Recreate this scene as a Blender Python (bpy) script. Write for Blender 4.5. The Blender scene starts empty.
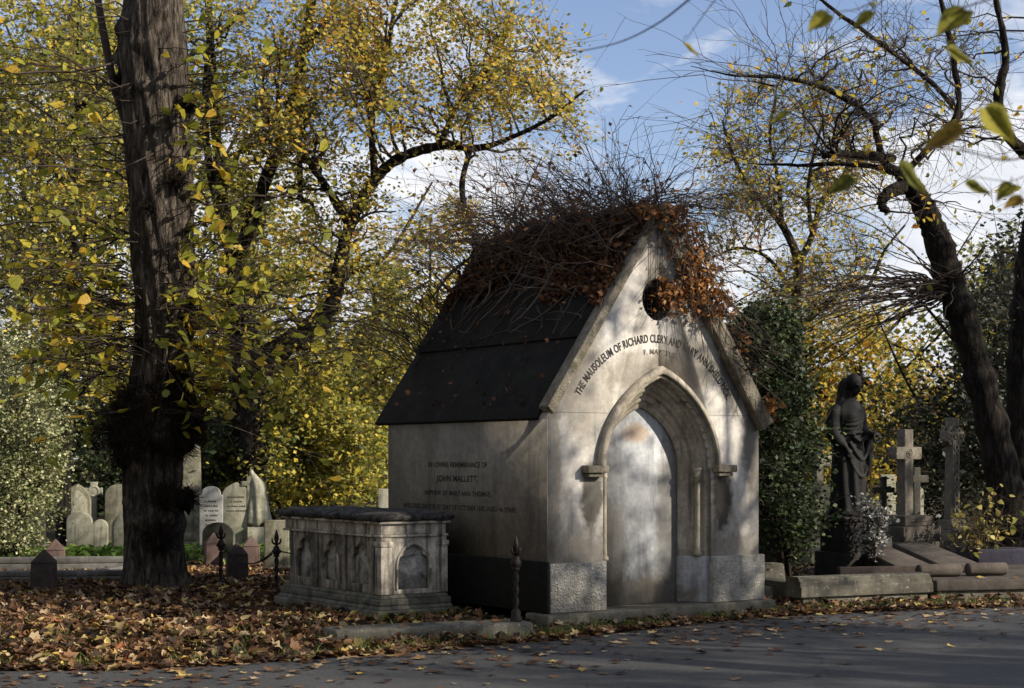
import bpy, math, random
import numpy as np
from mathutils import Vector, Matrix
R = math.radians
PI = math.pi
random.seed(7)
rng = np.random.default_rng(11)
scene = bpy.context.scene
COL = scene.collection
F = 1600.0            # focal length in pixels of the 1024 px wide frame
EYE = 1.6
HOR = 458.0

def wp(px, py, d):     # the point that stands at depth d
    return np.array([(px-512)/F*d, d, EYE+(HOR-py)/F*d])
def gx(px, d): return (px-512)/F*d

# ------------------------------------------------------------------ materials
def new_mat(name):
    m = bpy.data.materials.new(name); m.use_nodes = True
    nt = m.node_tree
    return m, nt, nt.nodes, nt.links, nt.nodes['Principled BSDF']
def ramp(nodes, stops):
    r = nodes.new('ShaderNodeValToRGB')
    el = r.color_ramp.elements
    while len(el) < len(stops): el.new(0.5)
    for e, (p, c) in zip(el, stops):
        e.position = p
        e.color = (c[0], c[1], c[2], 1) if isinstance(c, (tuple, list)) else (c, c, c, 1)
    return r
def noise(nodes, links, scale, detail=6, vec=None, rough=0.6, dist=0.0):
    n = nodes.new('ShaderNodeTexNoise'); n.inputs['Scale'].default_value = scale
    n.inputs['Detail'].default_value = detail; n.inputs['Roughness'].default_value = rough
    n.inputs['Distortion'].default_value = dist
    if vec is not None: links.new(vec, n.inputs['Vector'])
    return n
def coords(nodes, links, scale=(1, 1, 1)):
    tc = nodes.new('ShaderNodeTexCoord'); mp = nodes.new('ShaderNodeMapping')
    mp.inputs['Scale'].default_value = scale
    links.new(tc.outputs['Object'], mp.inputs['Vector'])
    return mp.outputs['Vector']
def mixc(nodes, links, fac, a, b, blend='MIX'):
    m = nodes.new('ShaderNodeMix'); m.data_type = 'RGBA'; m.blend_type = blend
    for sock, v in ((m.inputs[0], fac), (m.inputs[6], a), (m.inputs[7], b)):
        if isinstance(v, (int, float)): sock.default_value = v
        elif isinstance(v, (tuple, list)): sock.default_value = (v[0], v[1], v[2], 1)
        else: links.new(v, sock)
    return m.outputs[2]

def stone(name, light, dark, streak=0.5, moss=None, moss_amt=0.45, scale=1.0, bump=0.25, rough=0.9, lichen=None, fine=60, streak_col=(0.035,0.032,0.028), bdist=0.01, streak_lo=0.52):
    m, nt, N, L, b = new_mat(name)
    v = coords(N, L)
    n1 = noise(N, L, 2.2*scale, 9, v, 0.68, 0.4)
    r1 = ramp(N, [(0.33, dark), (0.62, light)]); L.new(n1.outputs[0], r1.inputs[0])
    n2 = noise(N, L, 19*scale, 5, v, 0.7)
    r2 = ramp(N, [(0.3, 0.62), (0.7, 1.12)]); L.new(n2.outputs[0], r2.inputs[0])
    c = mixc(N, L, 0.75, r1.outputs[0], r2.outputs[0], 'MULTIPLY')
    vs = coords(N, L, (7*scale, 7*scale, 0.7*scale))
    n3 = noise(N, L, 1.0, 6, vs, 0.6, 0.3)
    r3 = ramp(N, [(streak_lo, 0.0), (streak_lo+0.2, streak)]); L.new(n3.outputs[0], r3.inputs[0])
    c = mixc(N, L, r3.outputs[0], c, streak_col)
    if moss:
        n4 = noise(N, L, 3.1*scale, 8, v, 0.7)
        r4 = ramp(N, [(moss_amt, 0.0), (moss_amt+0.15, 0.85)]); L.new(n4.outputs[0], r4.inputs[0])
        c = mixc(N, L, r4.outputs[0], c, moss)
    if lichen:
        n5 = noise(N, L, 11*scale, 3, v, 0.5)
        r5 = ramp(N, [(0.62, 0.0), (0.68, 0.7)]); L.new(n5.outputs[0], r5.inputs[0])
        c = mixc(N, L, r5.outputs[0], c, lichen)
    L.new(c, b.inputs['Base Color'])
    b.inputs['Roughness'].default_value = rough
    b.inputs['Specular IOR Level'].default_value = 0.25
    nb = noise(N, L, fine, 6, v, 0.7)
    mx = N.new('ShaderNodeMath'); mx.operation = 'ADD'
    L.new(nb.outputs[0], mx.inputs[0]); L.new(n2.outputs[0], mx.inputs[1])
    bp = N.new('ShaderNodeBump'); bp.inputs['Strength'].default_value = bump; bp.inputs['Distance'].default_value = bdist
    L.new(mx.outputs[0], bp.inputs['Height']); L.new(bp.outputs[0], b.inputs['Normal'])
    return m

def leafmat(name, stops, trans=0.4, rough=0.55, patch=0.35, pscale=0.6, spots=False, spec=0.3):
    """stops: colours picked per leaf; trans: share of light let through"""
    m, nt, N, L, b = new_mat(name)
    g = N.new('ShaderNodeNewGeometry')
    v = coords(N, L)
    n = noise(N, L, pscale, 3, v, 0.5)
    ad = N.new('ShaderNodeMath'); ad.operation = 'MULTIPLY_ADD'
    L.new(n.outputs[0], ad.inputs[0]); ad.inputs[1].default_value = patch*2
    sub = N.new('ShaderNodeMath'); sub.operation = 'SUBTRACT'
    L.new(g.outputs['Random Per Island'], sub.inputs[0]); sub.inputs[1].default_value = patch
    L.new(sub.outputs[0], ad.inputs[2])
    r = ramp(N, stops); L.new(ad.outputs[0], r.inputs[0])
    col = r.outputs[0]
    if spots:
        ns = noise(N, L, 60, 4, v, 0.6)
        rs = ramp(N, [(0.5, 1.0), (0.68, 0.35)]); L.new(ns.outputs[0], rs.inputs[0])
        col = mixc(N, L, 0.8, col, rs.outputs[0], 'MULTIPLY')
    L.new(col, b.inputs['Base Color'])
    b.inputs['Roughness'].default_value = rough; b.inputs['Specular IOR Level'].default_value = spec
    t = N.new('ShaderNodeBsdfTranslucent'); L.new(col, t.inputs['Color'])
    ms = N.new('ShaderNodeMixShader'); ms.inputs[0].default_value = trans
    L.new(b.outputs[0], ms.inputs[1]); L.new(t.outputs[0], ms.inputs[2])
    L.new(ms.outputs[0], N['Material Output'].inputs['Surface'])
    return m

def barkmat(name, light, dark, scale=1.0, bump=0.9, moss=None):
    m, nt, N, L, b = new_mat(name)
    v = coords(N, L, (16*scale, 16*scale, 2.6*scale))
    n1 = noise(N, L, 1.0, 8, v, 0.65, 1.2)
    r1 = ramp(N, [(0.36, dark), (0.62, light)]); L.new(n1.outputs[0], r1.inputs[0])
    v2 = coords(N, L)
    n2 = noise(N, L, 6, 6, v2, 0.6)
    r2 = ramp(N, [(0.3, 0.55), (0.7, 1.15)]); L.new(n2.outputs[0], r2.inputs[0])
    c = mixc(N, L, 0.8, r1.outputs[0], r2.outputs[0], 'MULTIPLY')
    if moss:
        n4 = noise(N, L, 2.3, 6, v2, 0.6); r4 = ramp(N, [(0.5, 0.0), (0.68, 0.6)]); L.new(n4.outputs[0], r4.inputs[0])
        c = mixc(N, L, r4.outputs[0], c, moss)
    L.new(c, b.inputs['Base Color']); b.inputs['Roughness'].default_value = 0.95
    b.inputs['Specular IOR Level'].default_value = 0.15
    vb = coords(N, L, (9*scale, 9*scale, 2.2*scale))
    nd = noise(N, L, 2.0, 4, vb); va = N.new('ShaderNodeVectorMath'); va.operation = 'MULTIPLY_ADD'; va.inputs[1].default_value = (1.1,1.1,1.1)
    L.new(nd.outputs[1], va.inputs[0]); L.new(vb, va.inputs[2])
    vo = N.new('ShaderNodeTexVoronoi'); vo.feature = 'DISTANCE_TO_EDGE'; vo.inputs['Scale'].default_value = 1.0; L.new(va.outputs[0], vo.inputs['Vector'])
    rv = ramp(N, [(0.0, 0.0), (0.22, 1.0)]); L.new(vo.outputs[0], rv.inputs[0])
    c = mixc(N, L, 0.55, c, rv.outputs[0], 'MULTIPLY'); L.new(c, b.inputs['Base Color'])
    sm_ = N.new('ShaderNodeMath'); sm_.operation = 'MULTIPLY_ADD'; sm_.inputs[1].default_value = 0.8; L.new(rv.outputs[0], sm_.inputs[0]); L.new(n1.outputs[0], sm_.inputs[2])
    bp = N.new('ShaderNodeBump'); bp.inputs['Strength'].default_value = bump; bp.inputs['Distance'].default_value = 0.03
    L.new(sm_.outputs[0], bp.inputs['Height']); L.new(bp.outputs[0], b.inputs['Normal'])
    return m

def plain(name, c, rough=0.8, metal=0.0, var=0.3, scale=20, bump=0.2):
    m, nt, N, L, b = new_mat(name)
    v = coords(N, L); n = noise(N, L, scale, 5, v)
    r = ramp(N, [(0.3, tuple(x*(1-var) for x in c)), (0.7, tuple(x*(1+var) for x in c))]); L.new(n.outputs[0], r.inputs[0])
    L.new(r.outputs[0], b.inputs['Base Color']); b.inputs['Roughness'].default_value = rough
    b.inputs['Metallic'].default_value = metal; b.inputs['Specular IOR Level'].default_value = 0.3
    bp = N.new('ShaderNodeBump'); bp.inputs['Strength'].default_value = bump; bp.inputs['Distance'].default_value = 0.01
    L.new(n.outputs[0], bp.inputs['Height']); L.new(bp.outputs[0], b.inputs['Normal'])
    return m

M = {}
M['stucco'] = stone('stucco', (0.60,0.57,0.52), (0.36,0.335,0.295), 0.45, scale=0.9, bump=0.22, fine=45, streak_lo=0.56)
M['panel'] = stone('panel', (0.50,0.52,0.54), (0.31,0.315,0.32), 0.55, scale=1.3, bump=0.12, fine=30, streak_col=(0.10,0.085,0.07), streak_lo=0.5)  # blue-grey base puts the doorway's bluish shade into the colour
def add_stains_and_patches(m, blobs, lines=()):
    nt = m.node_tree; N = nt.nodes; L = nt.links; b = N['Principled BSDF']
    cur = b.inputs['Base Color'].links[0].from_socket
    tc = N.new('ShaderNodeTexCoord'); nz = noise(N, L, 6, 8, tc.outputs['Object'], 0.7)
    for (x, z, rx, rz, amt, col) in blobs:
        mp = N.new('ShaderNodeMapping'); mp.inputs['Location'].default_value = (-x/rx, 0, -z/rz); mp.inputs['Scale'].default_value = (1/rx, 0.0, 1/rz)
        L.new(tc.outputs['Object'], mp.inputs['Vector'])
        ln = N.new('ShaderNodeVectorMath'); ln.operation = 'LENGTH'; L.new(mp.outputs[0], ln.inputs[0])
        ad = N.new('ShaderNodeMath'); ad.operation = 'MULTIPLY_ADD'; L.new(nz.outputs[0], ad.inputs[0]); ad.inputs[1].default_value = -1.6; L.new(ln.outputs[1], ad.inputs[2])
        r = ramp(N, [(0.0, amt), (0.42, 0.0)]); L.new(ad.outputs[0], r.inputs[0])
        cur = mixc(N, L, r.outputs[0], cur, col)
    for z in lines:
        sp_ = N.new('ShaderNodeSeparateXYZ'); L.new(tc.outputs['Object'], sp_.inputs[0])
        cm = N.new('ShaderNodeMath'); cm.operation = 'COMPARE'; cm.inputs[1].default_value = z; cm.inputs[2].default_value = 0.004; L.new(sp_.outputs[2], cm.inputs[0])
        sc_ = N.new('ShaderNodeMath'); sc_.operation = 'MULTIPLY'; sc_.inputs[1].default_value = 0.6; L.new(cm.outputs[0], sc_.inputs[0])
        cur = mixc(N, L, sc_.outputs[0], cur, (0.07, 0.06, 0.05))
    L.new(cur, b.inputs['Base Color'])
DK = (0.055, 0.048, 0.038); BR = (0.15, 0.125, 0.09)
add_stains_and_patches(M['stucco'], [(0.53,1.22,0.13,0.30,0.85,DK),(2.21,1.18,0.14,0.32,0.9,DK),(0.35,0.66,0.6,0.18,0.45,BR),(2.4,0.66,0.5,0.16,0.45,BR),(1.75,2.55,0.45,0.28,0.65,BR),(1.2,2.45,0.5,0.2,0.5,BR),(2.66,1.75,0.16,0.55,0.75,DK),(2.35,2.6,0.18,0.5,0.8,DK),(0.05,1.5,0.10,0.9,0.5,BR),(1.36,3.85,0.4,0.5,0.5,BR),(0.45,2.3,0.3,0.5,0.5,BR)], (2.035,))  # drip and base stains, plus dark patches along the right gable edge
add_stains_and_patches(M['panel'], [(1.3,1.85,0.16,0.10,0.8,(0.36,0.27,0.19)),(1.36,0.2,0.6,0.22,0.75,BR),(0.95,0.7,0.25,0.5,0.6,BR),(1.75,1.0,0.16,0.8,0.5,BR),(1.2,1.2,0.3,0.4,0.35,(0.2,0.19,0.18))])
M['side_stucco'] = stone('side_stucco', (0.27,0.24,0.195), (0.16,0.14,0.11), 0.5, scale=0.8, bump=0.2, fine=45, streak_lo=0.55)  # stucco darkened to carry the left wall's shade in its colour
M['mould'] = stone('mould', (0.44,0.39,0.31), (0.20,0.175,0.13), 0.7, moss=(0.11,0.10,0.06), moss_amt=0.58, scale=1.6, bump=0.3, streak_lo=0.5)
add_stains_and_patches(M['side_stucco'], [])
M['plinth'] = stone('plinth', (0.68,0.65,0.57), (0.30,0.28,0.23), 0.3, moss=(0.15,0.145,0.10), moss_amt=0.62, scale=2.5, bump=1.0, fine=24, bdist=0.05)
M['coping'] = stone('coping', (0.36,0.32,0.25), (0.14,0.12,0.085), 0.6, moss=(0.10,0.095,0.045), moss_amt=0.53, scale=2.4, bump=0.8, fine=30, bdist=0.03)
M['black_plinth'] = stone('black_plinth', (0.014,0.013,0.010), (0.005,0.005,0.004), 0.3, moss=(0.010,0.012,0.006), moss_amt=0.5, bump=0.6)
M['roof'] = stone('roof', (0.017,0.015,0.012), (0.006,0.0055,0.005), 0.3, moss=(0.022,0.026,0.011), moss_amt=0.55, scale=1.6, bump=0.5, fine=40)
M['step'] = stone('step', (0.20,0.18,0.14), (0.09,0.08,0.055), 0.4, moss=(0.05,0.055,0.025), moss_amt=0.52, scale=2, bump=0.5)
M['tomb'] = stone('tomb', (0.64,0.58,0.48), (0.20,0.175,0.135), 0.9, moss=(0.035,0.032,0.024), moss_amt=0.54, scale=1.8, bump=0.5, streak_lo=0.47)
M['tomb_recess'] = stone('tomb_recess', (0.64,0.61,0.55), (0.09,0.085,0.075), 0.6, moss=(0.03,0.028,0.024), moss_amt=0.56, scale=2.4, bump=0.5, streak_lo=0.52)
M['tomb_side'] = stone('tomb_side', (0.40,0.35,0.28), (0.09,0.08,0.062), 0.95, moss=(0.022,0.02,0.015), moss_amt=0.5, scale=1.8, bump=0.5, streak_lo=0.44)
M['tomb_base'] = stone('tomb_base', (0.20,0.185,0.15), (0.06,0.055,0.04), 0.8, moss=(0.035,0.04,0.02), moss_amt=0.5, scale=2.4, bump=0.6)
M['lid'] = stone('lid', (0.17,0.16,0.15), (0.014,0.013,0.012), 0.6, moss=(0.012,0.011,0.01), moss_amt=0.45, scale=5, bump=0.9, bdist=0.03)
M['kerb'] = stone('kerb', (0.17,0.155,0.12), (0.08,0.073,0.055), 0.5, moss=(0.05,0.055,0.03), moss_amt=0.57, scale=2.5, bump=0.5, lichen=(0.34,0.33,0.29))
M['grey_kerb'] = stone('grey_kerb', (0.20,0.19,0.175), (0.10,0.095,0.085), 0.4, moss=(0.05,0.055,0.03), moss_amt=0.62, scale=2.5, bump=0.4)
M['pale_head'] = stone('pale_head', (0.46,0.44,0.34), (0.24,0.23,0.16), 0.6, moss=(0.15,0.16,0.08), moss_amt=0.55, scale=2, bump=0.4)
M['mossy_head'] = stone('mossy_head', (0.33,0.31,0.23), (0.14,0.13,0.09), 0.6, moss=(0.10,0.11,0.05), moss_amt=0.5, scale=2.4, bump=0.5)
M['white_head'] = stone('white_head', (0.50,0.49,0.46), (0.36,0.35,0.32), 0.3, scale=2, bump=0.2)
M['dark_head'] = stone('dark_head', (0.10,0.095,0.075), (0.035,0.033,0.026), 0.6, moss=(0.06,0.065,0.03), moss_amt=0.5, scale=3, bump=0.5)
M['pink_granite'] = stone('pink_granite', (0.19,0.125,0.105), (0.10,0.068,0.058), 0.4, scale=3, bump=0.3, fine=120)
M['dark_granite'] = stone('dark_granite', (0.075,0.055,0.047), (0.03,0.023,0.02), 0.4, scale=3, bump=0.3, fine=120)
M['cross'] = stone('cross', (0.25,0.22,0.175), (0.12,0.105,0.08), 0.5, scale=2.4, bump=0.4, lichen=(0.4,0.38,0.32))
M['cross_base'] = stone('cross_base', (0.12,0.105,0.085), (0.05,0.043,0.035), 0.5, scale=2.4, bump=0.4)
M['ledger'] = stone('ledger', (0.115,0.095,0.077), (0.055,0.046,0.038), 0.3, scale=1.6, bump=0.3)
M['blue_ledger'] = stone('blue_ledger', (0.075,0.070,0.095), (0.045,0.042,0.06), 0.3, scale=1.4, bump=0.2)
M['bronze'] = stone('bronze', (0.013,0.012,0.011), (0.006,0.0057,0.0053), 0.4, scale=2.4, bump=0.4, rough=0.75, streak_col=(0.012,0.012,0.012))
M['bronze'].node_tree.nodes['Principled BSDF'].inputs['Specular IOR Level'].default_value = 0.3
M['pedestal'] = stone('pedestal', (0.035,0.03,0.026), (0.014,0.013,0.011), 0.3, scale=2, bump=0.3)
M['iron'] = plain('iron', (0.022,0.017,0.014), 0.6, 0.4, 0.5, 60, 0.4)
M['letter'] = plain('letter', (0.022,0.020,0.018), 0.8, 0, 0.5, 40)
_n = M['letter'].node_tree; _r = _n.nodes['Color Ramp'].color_ramp; _r.elements[0].position = 0.5; _r.elements[0].color = (0.02,0.018,0.016,1); _r.elements[1].position = 0.85; _r.elements[1].color = (0.20,0.18,0.15,1)
M['faded_letter'] = plain('faded_letter', (0.13,0.115,0.095), 0.9, 0, 0.5, 30)
M['void'] = plain('void', (0.012,0.012,0.012), 0.9)
M['bark'] = barkmat('bark', (0.16,0.13,0.10), (0.030,0.024,0.019), 1.0, 1.0)
M['dark_bark'] = barkmat('dark_bark', (0.045,0.036,0.028), (0.012,0.010,0.008), 1.0, 0.8)
M['burr'] = barkmat('burr', (0.085,0.062,0.044), (0.022,0.017,0.012), 2.0, 1.0)
M['limb'] = barkmat('limb', (0.060,0.048,0.034), (0.022,0.018,0.013), 1.4, 0.6)
M['twig'] = plain('twig', (0.055,0.040,0.030), 0.85, 0, 0.4, 4)
M['vine_twig'] = plain('vine_twig', (0.105,0.075,0.055), 0.85, 0, 0.6, 5)
Y1, Y2, Y3 = (0.68,0.51,0.07), (0.50,0.42,0.06), (0.66,0.37,0.05)
G1, G2, G3 = (0.21,0.22,0.045), (0.09,0.11,0.03), (0.36,0.34,0.06)
M['leaf_gold'] = leafmat('leaf_gold', [(0.0,G2),(0.2,G1),(0.45,Y2),(0.68,Y1),(0.95,Y3),(1.0,(0.42,0.18,0.03))], 0.45)
M['leaf_olive'] = leafmat('leaf_olive', [(0.0,G2),(0.3,G1),(0.55,G3),(0.75,Y2),(0.95,Y1)], 0.42)
M['leaf_green'] = leafmat('leaf_green', [(0.0,(0.035,0.06,0.018)),(0.35,G2),(0.6,G1),(0.8,G3),(1.0,Y2)], 0.35)
M['leaf_dark'] = leafmat('leaf_dark', [(0.0,(0.012,0.022,0.009)),(0.5,(0.03,0.05,0.018)),(0.9,(0.06,0.085,0.025)),(1.0,(0.12,0.14,0.04))], 0.15, 0.55, spec=0.25)
M['leaf_yew'] = leafmat('leaf_yew', [(0.0,(0.012,0.018,0.011)),(0.6,(0.03,0.038,0.02)),(1.0,(0.07,0.075,0.03))], 0.15, 0.5)
M['leaf_holly'] = leafmat('leaf_holly', [(0.0,(0.07,0.10,0.035)),(0.3,(0.18,0.22,0.07)),(0.5,(0.34,0.36,0.15)),(0.8,(0.48,0.47,0.24)),(1.0,(0.56,0.53,0.30))], 0.2, 0.4, 0.15, spec=0.5)
M['leaf_lime'] = leafmat('leaf_lime', [(0.0,(0.17,0.19,0.03)),(0.4,(0.34,0.34,0.04)),(0.7,(0.56,0.47,0.05)),(1.0,(0.66,0.40,0.05))], 0.5, 0.5, 0.1, spots=True)
M['leaf_yellow'] = leafmat('leaf_yellow', [(0.0,(0.26,0.27,0.06)),(0.4,(0.52,0.45,0.12)),(1.0,(0.60,0.44,0.12))], 0.4, 0.5, 0.1, spots=True)
M['leaf_near'] = leafmat('leaf_near', [(0.0,(0.10,0.11,0.02)),(0.45,(0.19,0.19,0.03)),(0.8,(0.28,0.25,0.035)),(1.0,(0.34,0.19,0.04))], 0.35, 0.75, 0.1, spots=True, spec=0.15)
M['leaf_brown'] = leafmat('leaf_brown', [(0.0,(0.024,0.013,0.009)),(0.5,(0.085,0.040,0.020)),(0.85,(0.20,0.088,0.035)),(1.0,(0.36,0.17,0.07))], 0.2, 0.7, 0.2)
M['leaf_rust'] = leafmat('leaf_rust', [(0.0,(0.09,0.038,0.016)),(0.4,(0.28,0.115,0.036)),(0.8,(0.50,0.23,0.065)),(1.0,(0.46,0.27,0.11))], 0.3, 0.7, 0.1)
M['leaf_litter'] = leafmat('leaf_litter', [(0.0,(0.030,0.018,0.012)),(0.32,(0.085,0.042,0.022)),(0.58,(0.17,0.082,0.034)),(0.74,(0.26,0.15,0.07)),(0.88,(0.48,0.37,0.22)),(0.95,(0.50,0.37,0.09)),(1.0,(0.24,0.08,0.03))], 0.12, 0.7, 0.16, 0.9, spots=True)
M['leaf_silver'] = leafmat('leaf_silver', [(0.0,(0.05,0.05,0.045)),(0.5,(0.17,0.17,0.155)),(1.0,(0.38,0.37,0.35))], 0.15, 0.6, 0.1)
M['grass'] = leafmat('grass', [(0.0,(0.05,0.08,0.015)),(0.6,(0.12,0.18,0.03)),(1.0,(0.28,0.30,0.07))], 0.3, 0.6, 0.1)
M['leafy_green'] = leafmat('leafy_green', [(0.0,(0.05,0.10,0.02)),(0.6,(0.14,0.24,0.04)),(1.0,(0.28,0.36,0.08))], 0.35, 0.5, 0.1)

def ground_material():
    m, nt, N, L, b = new_mat('soil')
    v = coords(N, L)
    n1 = noise(N, L, 9, 8, v, 0.7, 0.5); r1 = ramp(N, [(0.35,(0.018,0.014,0.010)),(0.55,(0.045,0.032,0.020)),(0.72,(0.11,0.065,0.03))]); L.new(n1.outputs[0], r1.inputs[0])
    n2 = noise(N, L, 0.5, 4, v); r2 = ramp(N, [(0.45,0.0),(0.62,0.7)]); L.new(n2.outputs[0], r2.inputs[0])
    n3 = noise(N, L, 25, 4, v); r3 = ramp(N, [(0.3,(0.02,0.03,0.01)),(0.7,(0.07,0.08,0.025))]); L.new(n3.outputs[0], r3.inputs[0])
    L.new(mixc(N, L, r2.outputs[0], r1.outputs[0], r3.outputs[0]), b.inputs['Base Color'])
    b.inputs['Roughness'].default_value = 0.95; b.inputs['Specular IOR Level'].default_value = 0.1
    bp = N.new('ShaderNodeBump'); bp.inputs['Strength'].default_value = 0.8; bp.inputs['Distance'].default_value = 0.03
    L.new(n1.outputs[0], bp.inputs['Height']); L.new(bp.outputs[0], b.inputs['Normal'])
    return m
def asphalt_material():
    m, nt, N, L, b = new_mat('asphalt')
    v = coords(N, L)
    n1 = noise(N, L, 85, 5, v, 0.75); r1 = ramp(N, [(0.3,(0.024,0.0235,0.0235)),(0.56,(0.060,0.059,0.058)),(0.74,(0.19,0.185,0.175))]); L.new(n1.outputs[0], r1.inputs[0])
    n2 = noise(N, L, 1.1, 6, v, 0.6); r2 = ramp(N, [(0.3,0.72),(0.7,1.15)]); L.new(n2.outputs[0], r2.inputs[0])
    c = mixc(N, L, 1.0, r1.outputs[0], r2.outputs[0], 'MULTIPLY')
    vo = N.new('ShaderNodeTexVoronoi'); vo.feature = 'DISTANCE_TO_EDGE'; vo.inputs['Scale'].default_value = 0.45
    nd = noise(N, L, 3.0, 5, v); va = N.new('ShaderNodeVectorMath'); va.operation = 'MULTIPLY_ADD'
    va.inputs[1].default_value = (0.5,0.5,0.5); L.new(nd.outputs[1], va.inputs[0]); L.new(v, va.inputs[2]); L.new(va.outputs[0], vo.inputs['Vector'])
    r4 = ramp(N, [(0.0,0.25),(0.008,1.0)]); L.new(vo.outputs[0], r4.inputs[0])
    c = mixc(N, L, 0.8, c, r4.outputs[0], 'MULTIPLY')
    L.new(c, b.inputs['Base Color']); b.inputs['Roughness'].default_value = 0.8; b.inputs['Specular IOR Level'].default_value = 0.35
    bp = N.new('ShaderNodeBump'); bp.inputs['Strength'].default_value = 0.55; bp.inputs['Distance'].default_value = 0.006
    L.new(n1.outputs[0], bp.inputs['Height']); L.new(bp.outputs[0], b.inputs['Normal'])
    return m
M['soil'] = ground_material(); M['asphalt'] = asphalt_material()

# ------------------------------------------------------------------ mesh helpers
class MB:
    def __init__(s): s.ch = []; s.n = 0
    def add(s, V, Fc):
        V = np.asarray(V, dtype=np.float64).reshape(-1, 3)
        if isinstance(Fc, np.ndarray): s.ch.append((V, Fc + s.n, None))
        else: s.ch.append((V, None, [[i + s.n for i in f] for f in Fc]))
        s.n += len(V); return s
    def box(s, x0, x1, y0, y1, z0, z1, taper=0.0, rot=None):
        t = taper
        V = [(x0,y0,z0),(x1,y0,z0),(x1,y1,z0),(x0,y1,z0),(x0+t,y0+t,z1),(x1-t,y0+t,z1),(x1-t,y1-t,z1),(x0+t,y1-t,z1)]
        V = np.array(V, float)
        if rot is not None: V = V @ np.array(rot).T
        return s.add(V, [(0,3,2,1),(4,5,6,7),(0,1,5,4),(1,2,6,5),(2,3,7,6),(3,0,4,7)])
    def prism(s, poly, y0, y1):      # polygon in xz, counter-clockwise seen from -y, extruded along y
        n = len(poly)
        V = [(x, y0, z) for x, z in poly] + [(x, y1, z) for x, z in poly]
        return s.add(V, [list(range(n)), list(range(2*n-1, n-1, -1))] + [(i, i+n, (i+1) % n + n, (i+1) % n) for i in range(n)])
    def slab(s, poly, z0, z1):       # polygon in xy extruded up
        n = len(poly)
        V = [(x, y, z0) for x, y in poly] + [(x, y, z1) for x, y in poly]
        return s.add(V, [list(range(n-1, -1, -1)), list(range(n, 2*n))] + [(i, (i+1) % n, (i+1) % n + n, i+n) for i in range(n)])
    def lathe(s, prof, cx=0, cy=0, n=16, sq=False):
        V = []; Fc = []
        for r, z in prof:
            for k in range(n):
                a = 2*PI*(k+0.5)/n
                f = 1/max(abs(math.cos(a)), abs(math.sin(a))) if sq else 1
                V.append((cx+r*f*math.cos(a), cy+r*f*math.sin(a), z))
        for i in range(len(prof)-1):
            for k in range(n):
                Fc.append((i*n+k, i*n+(k+1) % n, (i+1)*n+(k+1) % n, (i+1)*n+k))
        Fc.append(list(range(n-1, -1, -1))); Fc.append([(len(prof)-1)*n+k for k in range(n)])
        return s.add(V, Fc)
    def tubes(s, P, Rr, sides=5, cap=False):      # P (N,K,3), Rr (N,K)
        P = np.asarray(P, float); Rr = np.asarray(Rr, float)
        if P.ndim == 2: P = P[None]; Rr = Rr[None]
        N, K, _ = P.shape
        T = np.gradient(P, axis=1); T /= np.linalg.norm(T, axis=2, keepdims=True)+1e-9
        Tm = P[:, -1]-P[:, 0]; Tm /= np.linalg.norm(Tm, axis=1, keepdims=True)+1e-9
        ref = np.where(np.abs(Tm[:, 2:3]) > 0.8, np.array([[1., 0.13, 0]]), np.array([[0.05, 0.02, 1.]]))
        ref = np.repeat(ref[:, None, :], K, 1)
        A = np.cross(T, ref); A /= np.linalg.norm(A, axis=2, keepdims=True)+1e-9
        B = np.cross(T, A)
        a = np.arange(sides)*2*PI/sides
        V = P[:, :, None, :] + Rr[:, :, None, None]*(A[:, :, None, :]*np.cos(a)[None, None, :, None] + B[:, :, None, :]*np.sin(a)[None, None, :, None])
        idx = np.arange(N*K*sides).reshape(N, K, sides)
        q = np.stack([idx[:, :-1], np.roll(idx[:, :-1], -1, 2), np.roll(idx[:, 1:], -1, 2), idx[:, 1:]], -1).reshape(-1, 4)
        s.add(V.reshape(-1, 3), q)
        if cap:
            base = s.n - N*K*sides
            s.ch.append((np.zeros((0, 3)), None, [[int(i)+base for i in idx[j, 0][::-1]] for j in range(N)] + [[int(i)+base for i in idx[j, -1]] for j in range(N)]))
        return s
    def build(s, name, mat, parent=None, loc=None, smooth=False, rotz=0.0, bevel=0.0):
        me = bpy.data.meshes.new(name)
        V = np.concatenate([c[0] for c in s.ch]) if s.ch else np.zeros((0, 3))
        li = []; tot = []
        for _, a, l in s.ch:
            if a is not None:
                li.append(a.reshape(-1).astype(np.int32)); tot.append(np.full(len(a), a.shape[1], np.int32))
            else:
                li.append(np.array([i for f in l for i in f], np.int32)); tot.append(np.array([len(f) for f in l], np.int32))
        li = np.concatenate(li); tot = np.concatenate(tot)
        me.vertices.add(len(V)); me.vertices.foreach_set('co', V.astype(np.float32).ravel())
        me.loops.add(len(li)); me.loops.foreach_set('vertex_index', li)
        me.polygons.add(len(tot)); st = np.concatenate([[0], np.cumsum(tot)[:-1]]).astype(np.int32)
        me.polygons.foreach_set('loop_start', st)
        try: me.polygons.foreach_set('loop_total', tot)
        except Exception: pass
        me.update(calc_edges=True)
        me.materials.append(mat)
        if smooth: me.polygons.foreach_set('use_smooth', np.ones(len(tot), bool))
        o = bpy.data.objects.new(name, me); COL.objects.link(o)
        if parent: o.parent = parent
        if loc is not None: o.location = loc
        o.rotation_euler.z = rotz
        if bevel:
            b = o.modifiers.new('bevel', 'BEVEL'); b.width = bevel; b.segments = 2; b.limit_method = 'ANGLE'; b.angle_limit = R(40)
        return o

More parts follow.
